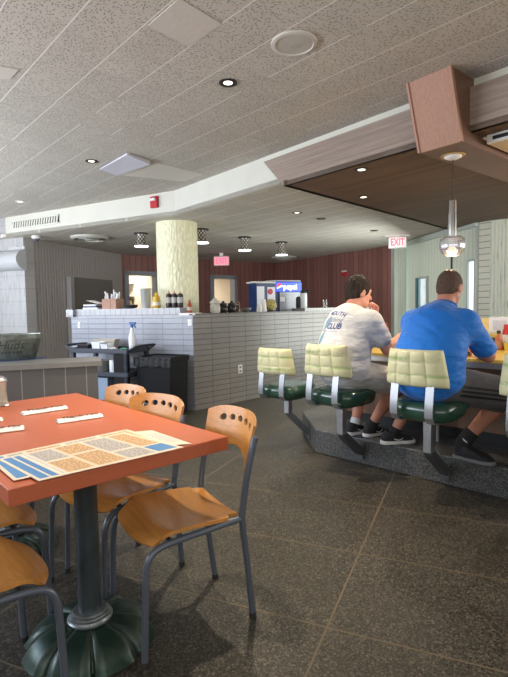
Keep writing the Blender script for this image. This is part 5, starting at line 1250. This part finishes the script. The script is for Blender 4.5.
# ------------------------------------------------------------------ people: smooth blended bodies
def V(*a): return np.array(a, float)
class SDF:
    def __init__(s): s.p = []
    def cap(s, a, b, r0, r1=None, k=0.02, op='+', sq=None):
        s.p.append(('c', np.array(a, float), np.array(b, float), r0, r0 if r1 is None else r1, k, op, sq)); return s
    def chain(s, pts, rs, k=0.02, sq=None):
        for i in range(len(pts)-1): s.cap(pts[i], pts[i+1], rs[i], rs[i+1], k, '+', sq)
        return s
    def ell(s, c, r, k=0.02, rot=None, op='+'):
        s.p.append(('e', np.array(c, float), np.array(r, float), rot, k, op)); return s
    def plane(s, p, n):       # keep the side opposite to n
        n = np.array(n, float); s.p.append(('h', np.array(p, float), n/np.linalg.norm(n))); return s
    def mesh(s, h, lo=None, hi=None):
        B0 = np.full(3, 1e9); B1 = -B0
        for q in s.p:
            if q[0] == 'c' and q[6] == '+':
                r = max(q[3], q[4]); B0 = np.minimum(B0, np.minimum(q[1], q[2])-r); B1 = np.maximum(B1, np.maximum(q[1], q[2])+r)
            if q[0] == 'e' and q[5] == '+': r = q[2].max(); B0 = np.minimum(B0, q[1]-r); B1 = np.maximum(B1, q[1]+r)
        B0 -= 3*h+0.02; B1 += 3*h+0.02
        n = np.ceil((B1-B0)/h).astype(int)+1
        ax = [B0[i]+h*np.arange(n[i]) for i in range(3)]
        Dm = np.full(tuple(n), 1.0, np.float32)
        for q in s.p:
            if q[0] == 'h':
                X = (ax[0][:, None, None]-q[1][0])*q[2][0]+(ax[1][None, :, None]-q[1][1])*q[2][1]+(ax[2][None, None, :]-q[1][2])*q[2][2]
                Dm = np.maximum(Dm, X.astype(np.float32)); continue
            k = q[5] if q[0] == 'c' else q[4]; op = q[6] if q[0] == 'c' else q[5]
            if q[0] == 'c': r = max(q[3], q[4]); l = np.minimum(q[1], q[2])-r; u = np.maximum(q[1], q[2])+r
            else: r = q[2].max(); l = q[1]-r; u = q[1]+r
            m = k+4*h; i0 = np.clip(((l-m-B0)/h).astype(int), 0, n-1); i1 = np.clip(((u+m-B0)/h).astype(int)+2, 1, n)
            sl = tuple(slice(i0[i], i1[i]) for i in range(3))
            P = np.stack(np.meshgrid(ax[0][sl[0]], ax[1][sl[1]], ax[2][sl[2]], indexing='ij'), -1)
            if q[0] == 'c':
                ab = q[2]-q[1]; t = np.clip(((P-q[1])@ab)/max(ab@ab, 1e-9), 0, 1)
                dv = P-q[1]-t[..., None]*ab
                if q[7] is not None: dv = dv*np.array(q[7])
                d = np.linalg.norm(dv, axis=-1)-(q[3]+(q[4]-q[3])*t)
            else:
                Q = P-q[1]
                if q[3] is not None: Q = Q@q[3]
                kk = np.linalg.norm(Q/q[2], axis=-1); k2 = np.linalg.norm(Q/(q[2]**2), axis=-1)
                d = kk*(kk-1)/np.maximum(k2, 1e-6)
            d = d.astype(np.float32); c = Dm[sl]
            if op == '+':
                hh = np.clip(0.5+0.5*(c-d)/k, 0, 1); Dm[sl] = c*(1-hh)+d*hh-k*hh*(1-hh)
            else:
                d = -d; hh = np.clip(0.5-0.5*(c-d)/k, 0, 1); Dm[sl] = c*(1-hh)+d*hh+k*hh*(1-hh)
        # surface nets
        S = Dm < 0; nx, ny, nz = n
        cs = np.zeros((nx-1, ny-1, nz-1), np.int8); acc = np.zeros((nx-1, ny-1, nz-1, 3), np.float32); cnt = np.zeros((nx-1, ny-1, nz-1), np.float32)
        for dx in (0, 1):
            for dy in (0, 1):
                for dz in (0, 1): cs += S[dx:nx-1+dx, dy:ny-1+dy, dz:nz-1+dz]
        act = (cs > 0) & (cs < 8)
        I = np.argwhere(act)
        pos = np.zeros((len(I), 3)); ct = np.zeros(len(I))
        cor = [(a, b, c) for a in (0, 1) for b in (0, 1) for c in (0, 1)]
        val = {c: Dm[I[:, 0]+c[0], I[:, 1]+c[1], I[:, 2]+c[2]] for c in cor}
        for a in cor:
            for axx in range(3):
                if a[axx] == 0:
                    b = list(a); b[axx] = 1; b = tuple(b); va, vb = val[a], val[b]
                    x = (va < 0) != (vb < 0); t = np.where(x, va/(va-vb+1e-12), 0)
                    pp = np.array(a, float)[None, :].repeat(len(I), 0); pp[:, axx] += t
                    pos += pp*x[:, None]; ct += x
        pos = (I+pos/np.maximum(ct, 1)[:, None])*h+B0
        idx = np.full(act.shape, -1, int); idx[tuple(I.T)] = np.arange(len(I))
        fs = []
        for axx in range(3):
            o1, o2 = [(1, 2), (2, 0), (0, 1)][axx]
            a = [slice(None)]*3; b = [slice(None)]*3; a[axx] = slice(0, -1); b[axx] = slice(1, None)
            E_ = np.argwhere(S[tuple(a)] != S[tuple(b)])
            ok = (E_[:, o1] > 0) & (E_[:, o2] > 0) & (E_[:, o1] < n[o1]-1) & (E_[:, o2] < n[o2]-1); E_ = E_[ok]
            inside = S[tuple(E_.T)]
            e1v = np.zeros(3, int); e1v[o1] = 1; e2v = np.zeros(3, int); e2v[o2] = 1
            q = [idx[tuple((E_-d_).T)] for d_ in (e1v*0, e1v, e1v+e2v, e2v)]
            Q = np.stack(q, 1); Q[~inside] = Q[~inside][:, ::-1]; fs.append(Q)
        return pos, np.concatenate(fs)
def sdf_obj(name, s, h, m, parent, smooth_iter=2):
    v, f = s.mesh(h)
    me = bpy.data.meshes.new(name); me.from_pydata(v.tolist(), [], f.tolist())
    bm = bmesh.new(); bm.from_mesh(me); bmesh.ops.recalc_face_normals(bm, faces=bm.faces)
    for _ in range(smooth_iter): bmesh.ops.smooth_vert(bm, verts=bm.verts, factor=0.5, use_axis_x=True, use_axis_y=True, use_axis_z=True)
    bm.to_mesh(me); bm.free(); me.materials.append(m); me.polygons.foreach_set('use_smooth', [True]*len(me.polygons)); me.update()
    o = bpy.data.objects.new(name, me); COL.objects.link(o); o.parent = parent; return o
def rotm(ax, deg):
    return np.array(Matrix.Rotation(R(deg), 3, ax))
def unit(v): return v/np.linalg.norm(v)
def hand(s, w, fdir, up_, side, curl, size=1.0, spread=0.06, thumb=0.9):
    """palm from wrist w along fdir, up_ = back of the hand, side=+1 thumb on the +cross side"""
    f = unit(fdir); u = unit(up_-f*(up_@f)); l = np.cross(f, u)*side          # l points to the thumb side
    pl = 0.088*size
    for k in range(4):
        a = w+l*(0.026-0.017*k)*size*0.5; b = w+f*pl*(1.0 if k in (1, 2) else 0.95)+l*(0.030-0.020*k)*size
        s.cap(a, b, 0.016*size, 0.0115*size, 0.012)
    s.ell(w+f*pl*0.5, (0.02*size, 0.02*size, 0.02*size), 0.02)
    Ls = [0.072, 0.080, 0.075, 0.058]
    for k in range(4):
        L = Ls[k]*size; p = w+f*pl*(1.0 if k in (1, 2) else 0.95)+l*(0.030-0.020*k)*size
        d = unit(f+l*spread*(1.5-k)); ang = 0.0; r = 0.0088*size
        for j, (fr, rr) in enumerate(((0.45, 0.0085), (0.31, 0.0078), (0.24, 0.0070))):
            ang += curl[j]+0.10*k*(j > 0)*0.5
            dd = d*math.cos(ang)-u*math.sin(ang); q = p+dd*L*fr; s.cap(p, q, r, rr*size, 0.004); p = q; r = rr*size
    p = w+f*0.022*size+l*0.022*size; d = unit(l*0.75+f*0.65-u*0.25)
    for L, r, bend in ((0.042, 0.0135, 0), (0.034, 0.0105, thumb*0.5), (0.028, 0.009, thumb)):
        dd = unit(d*math.cos(bend)+(f*0.6-u*0.6-l*0.3)*math.sin(bend)); q = p+dd*L*size; s.cap(p, q, r*1.05*size, r*size, 0.006); p = q
    return s
def head(s, c, yaw, pitch, tilt=0.0, sc=1.0):
    """c = centre of the cranium; returns a function local head -> body space"""
    M = rotm('Z', yaw)@rotm('X', pitch)@rotm('Y', tilt)
    T = lambda x, y, z: c+M@(V(x, y, z)*sc)
    s.ell(T(0, -0.008, 0.025), V(0.076, 0.097, 0.090)*sc, 0.02, M)          # cranium
    s.ell(T(0, 0.030, -0.030), V(0.062, 0.066, 0.085)*sc, 0.03, M)           # face
    s.ell(T(0, 0.052, -0.092), V(0.036, 0.036, 0.026)*sc, 0.025, M)          # chin
    s.cap(T(-0.052, 0.0, -0.065), T(-0.03, 0.05, -0.09), 0.022*sc, 0.020*sc, 0.02); s.cap(T(0.052, 0.0, -0.065), T(0.03, 0.05, -0.09), 0.022*sc, 0.020*sc, 0.02)
    s.cap(T(0, 0.092, 0.008), T(0, 0.114, -0.030), 0.008*sc, 0.013*sc, 0.010)  # nose
    s.ell(T(0.012, 0.100, -0.034), V(0.010, 0.011, 0.008)*sc, 0.006, M); s.ell(T(-0.012, 0.100, -0.034), V(0.010, 0.011, 0.008)*sc, 0.006, M)
    s.cap(T(-0.045, 0.076, 0.022), T(0.045, 0.076, 0.022), 0.012*sc, 0.012*sc, 0.02)   # brow
    for e in (-1, 1): s.ell(T(e*0.031, 0.090, 0.006), V(0.013, 0.010, 0.009)*sc, 0.006, M, '-')
    s.cap(T(-0.020, 0.091, -0.061), T(0.020, 0.091, -0.061), 0.006*sc, 0.006*sc, 0.005); s.cap(T(-0.017, 0.089, -0.072), T(0.017, 0.089, -0.072), 0.007*sc, 0.007*sc, 0.006)
    for e in (-1, 1):
        s.ell(T(e*0.079, -0.004, -0.014), V(0.010, 0.022, 0.034)*sc, 0.006, M@rotm('X', -12)@rotm('Z', e*-22))
        s.ell(T(e*0.088, 0.000, -0.012), V(0.006, 0.011, 0.020)*sc, 0.004, M@rotm('X', -12)@rotm('Z', e*-22), '-')
    return T, M
def shoe(name, heel, toe, z, m_up, m_sole, parent, w=0.047, high=0.0, swoosh=True):
    """built with the sole flat at height z; heel and toe are (x, y)"""
    a = V(heel[0], heel[1], z); b = V(toe[0], toe[1], z); d = unit(b-a); n = V(-d[1], d[0], 0); L = np.linalg.norm(b-a)
    pt = lambda x, y, zz: a+d*x*L+n*y+V(0, 0, zz)
    s = SDF(); s.cap(pt(0.16, 0, 0.045), pt(0.40, 0, 0.048), w*0.82, w*0.86, 0.03); s.cap(pt(0.40, 0, 0.046), pt(0.72, 0.002, 0.036), w*0.86, w*0.95, 0.03); s.cap(pt(0.72, 0.002, 0.034), pt(0.86, 0, 0.03), w*0.9, w*0.72, 0.03)
    s.cap(pt(0.20, 0, 0.05), pt(0.26, 0, 0.095+high), w*0.80, w*0.84, 0.02); s.plane(a+V(0, 0, 0.018), (0, 0, -1)); s.plane(pt(0.22, 0, 0.10+high), (d[0]*0.35, d[1]*0.35, 1))
    o = sdf_obj(name, s, 0.006, m_up, parent)
    s = SDF(); s.cap(pt(0.16, 0, 0.012), pt(0.42, 0, 0.012), w*0.98, w*0.92, 0.02); s.cap(pt(0.42, 0, 0.012), pt(0.72, 0.002, 0.012), w*0.92, w*1.08, 0.02); s.cap(pt(0.72, 0.002, 0.012), pt(0.85, 0, 0.014), w*1.05, w*0.88, 0.02)
    s.plane(a+V(0, 0, 0.030), (0, 0, 1)); s.plane(a+V(0, 0, 0.001), (0, 0, -1))
    so = sdf_obj('sole', s, 0.005, m_sole, o, 1)
    mb = MB()
    for k in range(5):
        x = 0.36+0.065*k; zz = 0.046+w*0.9-0.006*k*1.6
        mb2 = [tuple(pt(x, -0.022, zz-0.008)), tuple(pt(x+0.01, 0, zz+0.002)), tuple(pt(x+0.03, 0.022, zz-0.008))]
        mb.tube(mb2, 0.0028, 6, 2)
    mb.build('laces', m_sole, o)
    mb = MB(); me_ = o.data; bv = BVHTree.FromPolygons([v_.co for v_ in me_.vertices], [tuple(p_.vertices) for p_ in me_.polygons])
    for sgn in (-1, 1):
        cur = []
        for k in range(9):
            x = 0.30+0.38*k/8; zz = 0.052-0.020*math.sin(PI*k/8)+0.020*(k/8)**2
            q_ = pt(x, sgn*0.12, zz); hit = bv.ray_cast(Vector(q_), Vector(-sgn*n)); 
            if hit[0] is not None: cur.append(hit[0])
        if len(cur) > 3 and swoosh: mb.tube(cur, [0.0015+0.0035*math.sin(PI*(k+0.5)/len(cur)) for k in range(len(cur))], 6)
    if mb.v: mb.build('side_mark', SOLEW, o)
    return o, pt
def m_skin(name, base):
    t = NT(name, 0.5, 0.35); n = t.noise(t.co, 14, 5, 0.6)
    t.b.inputs['Subsurface Weight'].default_value = 0.08; t.b.inputs['Subsurface Radius'].default_value = (0.02, 0.008, 0.004)
    t.bump(t.noise(t.co, 160, 3), 0.12, 0.002)
    return t.col(t.mix(n, base, (base[0]*1.12, base[1]*0.82, base[2]*0.78)))
def m_cloth(name, c, var=0.06, rough=0.85, wr=0.5, melange=False):
    t = NT(name, rough, 0.2); n = t.noise(t.co, 260 if melange else 8, 4, 0.6)
    t.b.inputs['Sheen Weight'].default_value = 0.15
    w1 = t.noise(t.mapping(sc=(1, 1, 2.6), rot=(0.5, 0.4, 0)), 9, 3, 0.55)
    w2 = t.n('TexWave'); w2.inputs['Scale'].default_value = 5; w2.inputs['Distortion'].default_value = 7; w2.inputs['Detail'].default_value = 2; t.l(t.mapping(rot=(0.3, 0.9, 0.4)), w2.inputs[0])
    t.bump(t.math('ADD', t.math('MULTIPLY', w1, 1.0), t.math('MULTIPLY', w2.outputs['Fac'], 0.22)), wr, 0.03)
    return t.col(t.mix(n, tuple(x*(1-var) for x in c), tuple(min(1, x*(1+var)) for x in c)))
SKIN_A = m_skin('skin_ruddy', (0.56, 0.30, 0.215)); SKIN_B = m_skin('skin_tan', (0.50, 0.27, 0.19))
HAIRA = mat('brown_short_hair', (0.034, 0.023, 0.018), 0.6, var=0.5, vscale=60, bump=0.9, bscale=160, stretch=(1, 1, 0.25), spec=0.15)
HAIRB = mat('cropped_brown_hair', (0.105, 0.066, 0.048), 0.65, var=0.45, vscale=120, bump=0.7, bscale=260, spec=0.2)
TEE = m_cloth('white_tee_cotton', (0.54, 0.53, 0.53), wr=0.65); BLUE = m_cloth('royal_blue_jersey', (0.013, 0.165, 0.60), 0.10, 0.6, 0.6)
KHAKI = m_cloth('stone_shorts_cotton', (0.50, 0.47, 0.43)); CHAR = m_cloth('charcoal_shorts', (0.085, 0.080, 0.083))
NAVY = mat('black_shoe_knit', (0.022, 0.022, 0.025), 0.75, var=0.3, vscale=60, bump=0.3, bscale=200)
SOLEW = mat('white_shoe_sole', (0.72, 0.71, 0.70), 0.6); SOLEG = mat('grey_shoe_sole', (0.16, 0.165, 0.175), 0.7); SOCK_B = mat('black_sock', (0.02, 0.02, 0.022), 0.9); SOCK_W = mat('white_sock', (0.75, 0.75, 0.75), 0.9)
ZS = 0.655            # seat height

def man(root, pose, skin, tee, shorts, hairm):
    P = pose; torso_tw = P['twist']
    hipc = P['hip']; ch = P['chest']; nk = P['neck']; hc = P['head']; Ls = P['shL']; Rs = P['shR']
    b = SDF()
    # trunk
    b.ell(hipc, (0.165, 0.125, 0.11), 0.03); b.cap(hipc, P['waist'], 0.13, 0.13, 0.05, sq=(0.85, 1.05, 1)); b.cap(P['waist'], ch, 0.13, 0.15, 0.05, sq=(0.85, 1.1, 1)); b.cap(Ls, Rs, 0.058, 0.058, 0.05)
    b.cap(ch+V(0, 0, 0.06), nk, 0.10, 0.058, 0.05); b.cap(nk, hc+P['headM'](0, -0.025, -0.05), 0.060, 0.058, 0.025)
    T, M = head(b, hc, P['yaw'], P['pitch'], P.get('tilt', 0), P.get('hsc', 1.0))
    for sd, sh in (('L', Ls), ('R', Rs)):
        el, wr = P['el'+sd], P['wr'+sd]
        b.cap(sh, el, 0.056, 0.043, 0.03); m_ = el+(wr-el)*0.3; b.cap(el, m_, 0.043, 0.044, 0.02); b.cap(m_, wr, 0.044, 0.027, 0.02)
        hand(b, wr, P['hd'+sd][0], P['hd'+sd][1], P['hd'+sd][2], P['hd'+sd][3], 1.0)
        hp, kn_, an = P['hp'+sd], P['kn'+sd], P['an'+sd]
        b.cap(hp, kn_, 0.092, 0.060, 0.04); c_ = kn_+(an-kn_)*0.32; b.cap(kn_, c_, 0.057, 0.057, 0.02); b.cap(c_, an, 0.057, 0.036, 0.02)
        ft = P['toe'+sd]; b.cap(an, V(ft[0][0], ft[0][1], P['fz'+sd]+0.045)*0.75+V(ft[1][0], ft[1][1], P['fz'+sd]+0.045)*0.25, 0.032, 0.024, 0.01)
    body = sdf_obj('body', b, 0.006, skin, root)
    # eyes
    for e in (-1, 1):
        p = T(e*0.031, 0.080, 0.006); mb = MB(); mb.sphere(tuple(p), 0.0105, 14, 10); ey = mb.build('eye', mat('eye_white', (0.8, 0.78, 0.75), 0.2), body)
        p = T(e*0.031, 0.0885, 0.006); mb = MB(); mb.sphere(tuple(p), 0.0042, 10, 8); mb.build('iris', mat('eye_iris', (0.06, 0.05, 0.04), 0.2), ey)
    # shirt
    s = SDF(); hem = P['hem']
    s.ell(hipc+V(0, 0.0, 0.02), V(0.20, 0.165, 0.12)*P['bulk'], 0.04); s.cap(hipc+V(0, 0.0, 0.05), P['waist'], 0.165*P['bulk'], 0.165*P['bulk'], 0.06, sq=(0.86, 1.0, 1)); s.cap(P['waist'], ch, 0.165*P['bulk'], 0.172*P['bulk'], 0.06, sq=(0.84, 1.06, 1))
    s.cap(Ls+V(0, 0, -0.01), Rs+V(0, 0, -0.01), 0.072, 0.072, 0.07); s.cap(ch+V(0, 0, 0.07), nk, 0.115, 0.066, 0.06)
    for k_, (c_, r_) in enumerate(P.get('folds', [])): s.ell(c_, r_, 0.03)
    for sd, sh in (('L', Ls), ('R', Rs)):
        el = P['el'+sd]; sl = P['slv'+sd]; e_ = sh+(el-sh)*sl
        s2 = e_; s.cap(sh, s2, 0.078, P.get('slr', 0.076), 0.05)
    # hem, sleeve and neck ends are plane cuts
    s.plane(hipc+V(0, 0, hem), P.get('hemn', (0, 0.25, -1)))
    s.plane(nk+V(0, 0, 0.012)+P.get('nko', V(0, 0, 0)), P.get('neckn', (0, 0.5, 1)))
    v, f = s.mesh(0.008)
    # sleeve cuts: drop what lies past the cut on each arm
    s_ = s
    shirt = sdf_obj('shirt', s_, 0.008, tee, root)
    # collar band
    # shorts
    q = SDF(); q.ell(hipc+V(0, 0.01, -0.005), V(0.195, 0.155, 0.115)*P['bulk'], 0.04)
    for sd in 'LR':
        hp, kn_ = P['hp'+sd], P['kn'+sd]; e_ = hp+(kn_-hp)*P['sho'+sd]; q.cap(hp, e_, 0.118, P['shr'], 0.05)
    q.plane((0, 0, P['sitz']), (0, 0, -1))
    sho = sdf_obj('shorts', q, 0.008, shorts, root)
    return body, shirt, sho, T, M
def hair(root, T, M, m, sc, top, back_z, front, side_r, grow=0.006, thick_top=0.0, lock=0.001):
    s = SDF(); s.ell(T(0, -0.008, 0.025+thick_top*0.5), V(0.076+grow, 0.097+grow, 0.090+grow+thick_top)*sc, 0.02, M)
    s.ell(T(0, -0.045, -0.03), V(0.060+grow, 0.050+grow, 0.06)*sc, 0.03, M)
    p = T(0, 0, back_z); s.plane(p, M@V(0, 0.55, -1))
    s.plane(T(0, front, 0.05), M@V(0, 1, -0.42))
    o = sdf_obj('hair', s, 0.005, m, root, 1)
    for v_ in o.data.vertices:      # locks: uneven along the scalp, stretched front to back
        p_ = v_.co; v_.co = p_ + v_.normal*lock*(noise.noise(Vector((p_.x*70, p_.y*28, p_.z*45)))+0.5*noise.noise(p_*120))
    return o
def decal(name, vs, fs, target, xaxis, yaxis, origin, d, m, lift=0.0025):
    """lay flat shapes on a garment: points go from the flat plane along d until they meet the cloth"""
    me = target.data; bvh = BVHTree.FromPolygons([v.co for v in me.vertices], [tuple(p.vertices) for p in me.polygons])
    X = Vector(xaxis); Y = Vector(yaxis); O = Vector(origin); dv = Vector(d).normalized(); out = []
    for v in vs:
        p = O+X*v.x+Y*v.y; hit = bvh.ray_cast(p-dv*0.5, dv)
        out.append((hit[0]-dv*lift) if hit[0] is not None else p)
    mb = MB(); mb.add(out, fs); return mb.build(name, m, target, smooth=False, fix=False)

# man in blue: sits square to the counter, elbows on it, right foot turned out
mb_root = thing('person', 'person in bright blue shirt and dark shorts seated with back turned, elbows on the counter', 'person', S3, facing(46))
h_ = V(0.0, 0.215, 1.415)
P = dict(hip=V(0.0, -0.015, ZS+0.115), waist=V(0.0, -0.01, 0.93), chest=V(0.005, 0.075, 1.085), neck=V(0.018, 0.178, 1.262), head=V(0.012, 0.262, 1.388), shL=V(-0.170, 0.12, 1.155), shR=V(0.178, 0.135, 1.155),
    yaw=0, pitch=-22, twist=0, bulk=1.10, hsc=1.0,
    elL=V(-0.27, 0.42, 0.935), wrL=V(-0.12, 0.62, 0.925), elR=V(0.238, 0.36, 0.925), wrR=V(0.06, 0.60, 0.925),
    hdL=(V(0.6, 0.7, 0), V(-0.3, 0, 1), -1, (0.4, 0.6, 0.4)), hdR=(V(-0.7, 0.6, 0.1), V(0.2, 0, 1), 1, (0.5, 0.7, 0.4)),
    hpL=V(-0.10, 0.05, ZS+0.105), knL=V(-0.30, 0.43, 0.66), anL=V(-0.42, 0.315, 0.325), toeL=((-0.50, 0.22), (-0.335, 0.45)), fzL=ZP,
    hpR=V(0.10, 0.05, ZS+0.105), knR=V(0.33, 0.42, 0.655), anR=V(0.118, 0.285, 0.34), toeR=((0.045, 0.285), (0.325, 0.265)), fzR=ZP,
    hem=-0.085, slvL=0.86, slvR=0.92, shoL=0.80, shoR=0.90, shr=0.122, sitz=ZS-0.105,
    hemn=(0, 0.8, -1), neckn=(0, 0.45, 1))
P['headM'] = lambda x, y, z: V(x, y, z)
bodyB, shirtB, shoB, T, M = man(mb_root, P, SKIN_B, BLUE, CHAR, HAIRB)
hair(mb_root, T, M, HAIRB, 1.0, 0, -0.052, 0.062, 0, 0.0035)
def torus_band(name, c, n, r, t, m, parent, sx=1.0):
    n = Vector(n).normalized(); q = n.to_track_quat('Z', 'Y').to_matrix(); pts = [Vector(c)+q @ Vector((r*sx*math.cos(2*PI*i/28), r*math.sin(2*PI*i/28), 0)) for i in range(29)]
    mb = MB(); mb.tube(pts, t, 8, cap=False); return mb.build(name, m, parent)
nk = P['neck']; torus_band('collar', nk+V(0, 0.004, 0.006), (0, 0.45, 1), 0.068, 0.010, m_cloth('blue_collar_rib', (0.010, 0.085, 0.36), 0.05, 0.8, 0.1), shirtB)
# three pale-dark stripes on the right leg of the shorts
STR = mat('black_stripe', (0.012, 0.012, 0.014), 0.7)
for k in range(3):
    a = Vector((0.22+0.022*k, 0.02, 0.80-0.030*k)); mbv = []; N_ = 14
    vs = [Vector((i/N_*0.40, j*0.014, 0)) for j in (0, 1) for i in range(N_+1)]; fs = [(i, i+1, N_+2+i, N_+1+i) for i in range(N_)]
    decal('stripe', vs, fs, shoB, (0.42, 0.88, -0.16), (0, 0, 1), (0.10, 0.05, 0.735-0.028*k), (-0.88, 0.42, -0.1), STR)
fsL, _ = shoe('shoe', P['toeL'][0], P['toeL'][1], ZP, NAVY, SOLEW, mb_root); fsR, ptR = shoe('shoe', P['toeR'][0], P['toeR'][1], ZP, NAVY, SOLEG, mb_root, 0.052, 0.01, False)
s = SDF(); an = P['anR']; kn_ = P['knR']; s.cap(V(0.10, 0.284, 0.265), an, 0.050, 0.047, 0.02); s.cap(an, an+(kn_-an)*0.20, 0.047, 0.050, 0.02); s.plane(an+(kn_-an)*0.20, kn_-an); sk = sdf_obj('sock', s, 0.006, SOCK_B, mb_root)
s = SDF(); an = P['anL']; kn_ = P['knL']; s.cap(V(-0.445, 0.29, 0.26), an, 0.044, 0.043, 0.02); s.plane(an+(kn_-an)*0.02, kn_-an); sdf_obj('sock', s, 0.006, SOCK_B, mb_root)
mk = MB(); 
for k in range(3): mk.box((0.02*k*0.5-0.01, -0.049, 0.335-0.006*k), (0.004, 0.003, 0.022-0.004*k), M=Matrix.Rotation(R(-30), 3, 'Y'))
mk.xf(Matrix.Translation((0.14, 0.285, 0.02))); mk.build('emblem', SOLEW, sk, smooth=False)

# man in white: turned further along the counter, left hand at his mouth
mw_root = thing('person', 'person in white printed t-shirt and stone shorts at the counter, hand raised to mouth', 'person', S2, facing(58))
P = dict(hip=V(0.0, 0.02, ZS+0.115), waist=V(-0.01, 0.03, 0.93), chest=V(-0.020, 0.095, 1.095), neck=V(-0.042, 0.160, 1.255), head=V(-0.058, 0.235, 1.375), shL=V(-0.215, 0.16, 1.155), shR=V(0.165, 0.145, 1.155),
    yaw=-14, pitch=-10, tilt=-3, twist=0, bulk=1.06, hsc=1.0,
    elL=V(-0.24, 0.46, 0.935), wrL=V(-0.070, 0.430, 1.185), elR=V(0.215, 0.27, 0.94), wrR=V(0.135, 0.50, 1.025),
    hdL=(V(0.25, -0.15, 1), V(0.3, 1, 0.1), 1, (0.9, 1.0, 0.5)), hdR=(V(-0.15, 1, 0.22), V(0.5, 0, 1), 1, (0.7, 0.9, 0.5)),
    hpL=V(-0.13, 0.05, ZS+0.105), knL=V(-0.22, 0.45, 0.665), anL=V(-0.19, 0.33, 0.33), toeL=((-0.185, 0.22), (-0.18, 0.49)), fzL=ZP,
    hpR=V(0.07, 0.05, ZS+0.105), knR=V(0.16, 0.45, 0.665), anR=V(-0.055, 0.40, 0.33), toeR=((-0.07, 0.30), (-0.05, 0.57)), fzR=ZP,
    hem=-0.10, slvL=0.70, slvR=0.60, shoL=0.92, shoR=0.88, shr=0.108, sitz=ZS-0.06,
    hemn=(0, 0.8, -1), neckn=(0, 0.45, 1))
P['headM'] = lambda x, y, z: V(x, y, z)
bodyA, shirtA, shoA, T, M = man(mw_root, P, SKIN_A, TEE, KHAKI, HAIRA)
hair(mw_root, T, M, HAIRA, 1.0, 0, -0.045, 0.074, 0, 0.009, 0.012, 0.005)
nk = P['neck']; torus_band('collar', nk+V(0, 0.004, 0.004), (0, 0.45, 1), 0.067, 0.009, m_cloth('tee_collar_rib', (0.66, 0.64, 0.61), 0.05, 0.8, 0.1), shirtA)
PRN = mat('shirt_print_navy', (0.055, 0.085, 0.20), 0.8); PRT = mat('shirt_print_teal', (0.16, 0.29, 0.37), 0.8); PRG = mat('shirt_print_grey', (0.26, 0.28, 0.34), 0.8)
bx = (1, 0, 0); by = (0, 0, 1); bd_ = (0, 1, 0)
# arced word over the print
full = 'LARGE MOUTH'; vs_all = []; fs_all = []; n_ = len(full)
for i, chh in enumerate(full):
    if chh == ' ': continue
    vs, fs = text_mesh(chh, 0.042, 0, bold=0.0009); a = (i-7.2)*0.120; rr = 0.25
    c, s_ = math.cos(-a), math.sin(-a); o_ = len(vs_all)
    vs_all += [Vector((rr*math.sin(a)+v.x*c-v.y*s_, rr*math.cos(a)+v.x*s_+v.y*c-rr, 0)) for v in vs]; fs_all += [tuple(k+o_ for k in f) for f in fs]
decal('lettering', vs_all, fs_all, shirtA, bx, by, (-0.018, -0.4, 1.218), bd_, PRN)
vs, fs = text_mesh('Fishing', 0.056, 0, shear=0.4); decal('lettering', vs, fs, shirtA, bx, by, (-0.005, -0.4, 1.168), bd_, PRG)
vs, fs = text_mesh('CLUB', 0.056, 0, bold=0.0018, shear=0.1); decal('lettering', vs, fs, shirtA, bx, by, (0.004, -0.4, 1.120), bd_, PRN)
def poly_strip(top, bot):
    n = len(top); return [Vector((x, y, 0)) for x, y in top+bot], [(i, i+1, n+i+1, n+i) for i in range(n-1)]
def fish(cx, cz, L, Hh, ang, m):
    n = 18; top = []; bot = []
    for i in range(n+1):
        t = i/n; w = Hh*math.sin(PI*min(1, t*1.12+0.02))**0.7 if t < 0.86 else Hh*(0.16+2.2*(t-0.86))
        x = (t-0.5)*L; top.append((x, w)); bot.append((x, -w*0.8))
    c, s_ = math.cos(ang), math.sin(ang)
    rt_ = lambda pts: [(cx+x*c-y*s_, cz+x*s_+y*c) for x, y in pts]
    vs, fs = poly_strip(rt_(top), rt_(bot)); decal('fish_print', vs, fs, shirtA, bx, by, (0, -0.4, 0), bd_, m)
fish(-0.078, 1.140, 0.13, 0.030, R(235), PRT); fish(-0.088, 1.035, 0.11, 0.028, R(70), PRT)
vs, fs = poly_strip([(-0.12+0.014*i, 0.003) for i in range(13)], [(-0.12+0.014*i, -0.001) for i in range(13)]); decal('line_print', vs, fs, shirtA, bx, by, (0.005, -0.4, 1.085), bd_, PRG)
shoe('shoe', P['toeL'][0], P['toeL'][1], ZP, NAVY, SOLEW, mw_root); shoe('shoe', P['toeR'][0], P['toeR'][1], ZP, NAVY, SOLEW, mw_root)
for sd in 'LR':
    s = SDF(); an = P['an'+sd]; kn_ = P['kn'+sd]; s.cap(V(an[0], an[1]-0.02, 0.26), an, 0.042, 0.041, 0.02); s.plane(an+(kn_-an)*0.03, kn_-an); sdf_obj('sock', s, 0.006, SOCK_W if sd == 'L' else SOCK_B, mw_root)
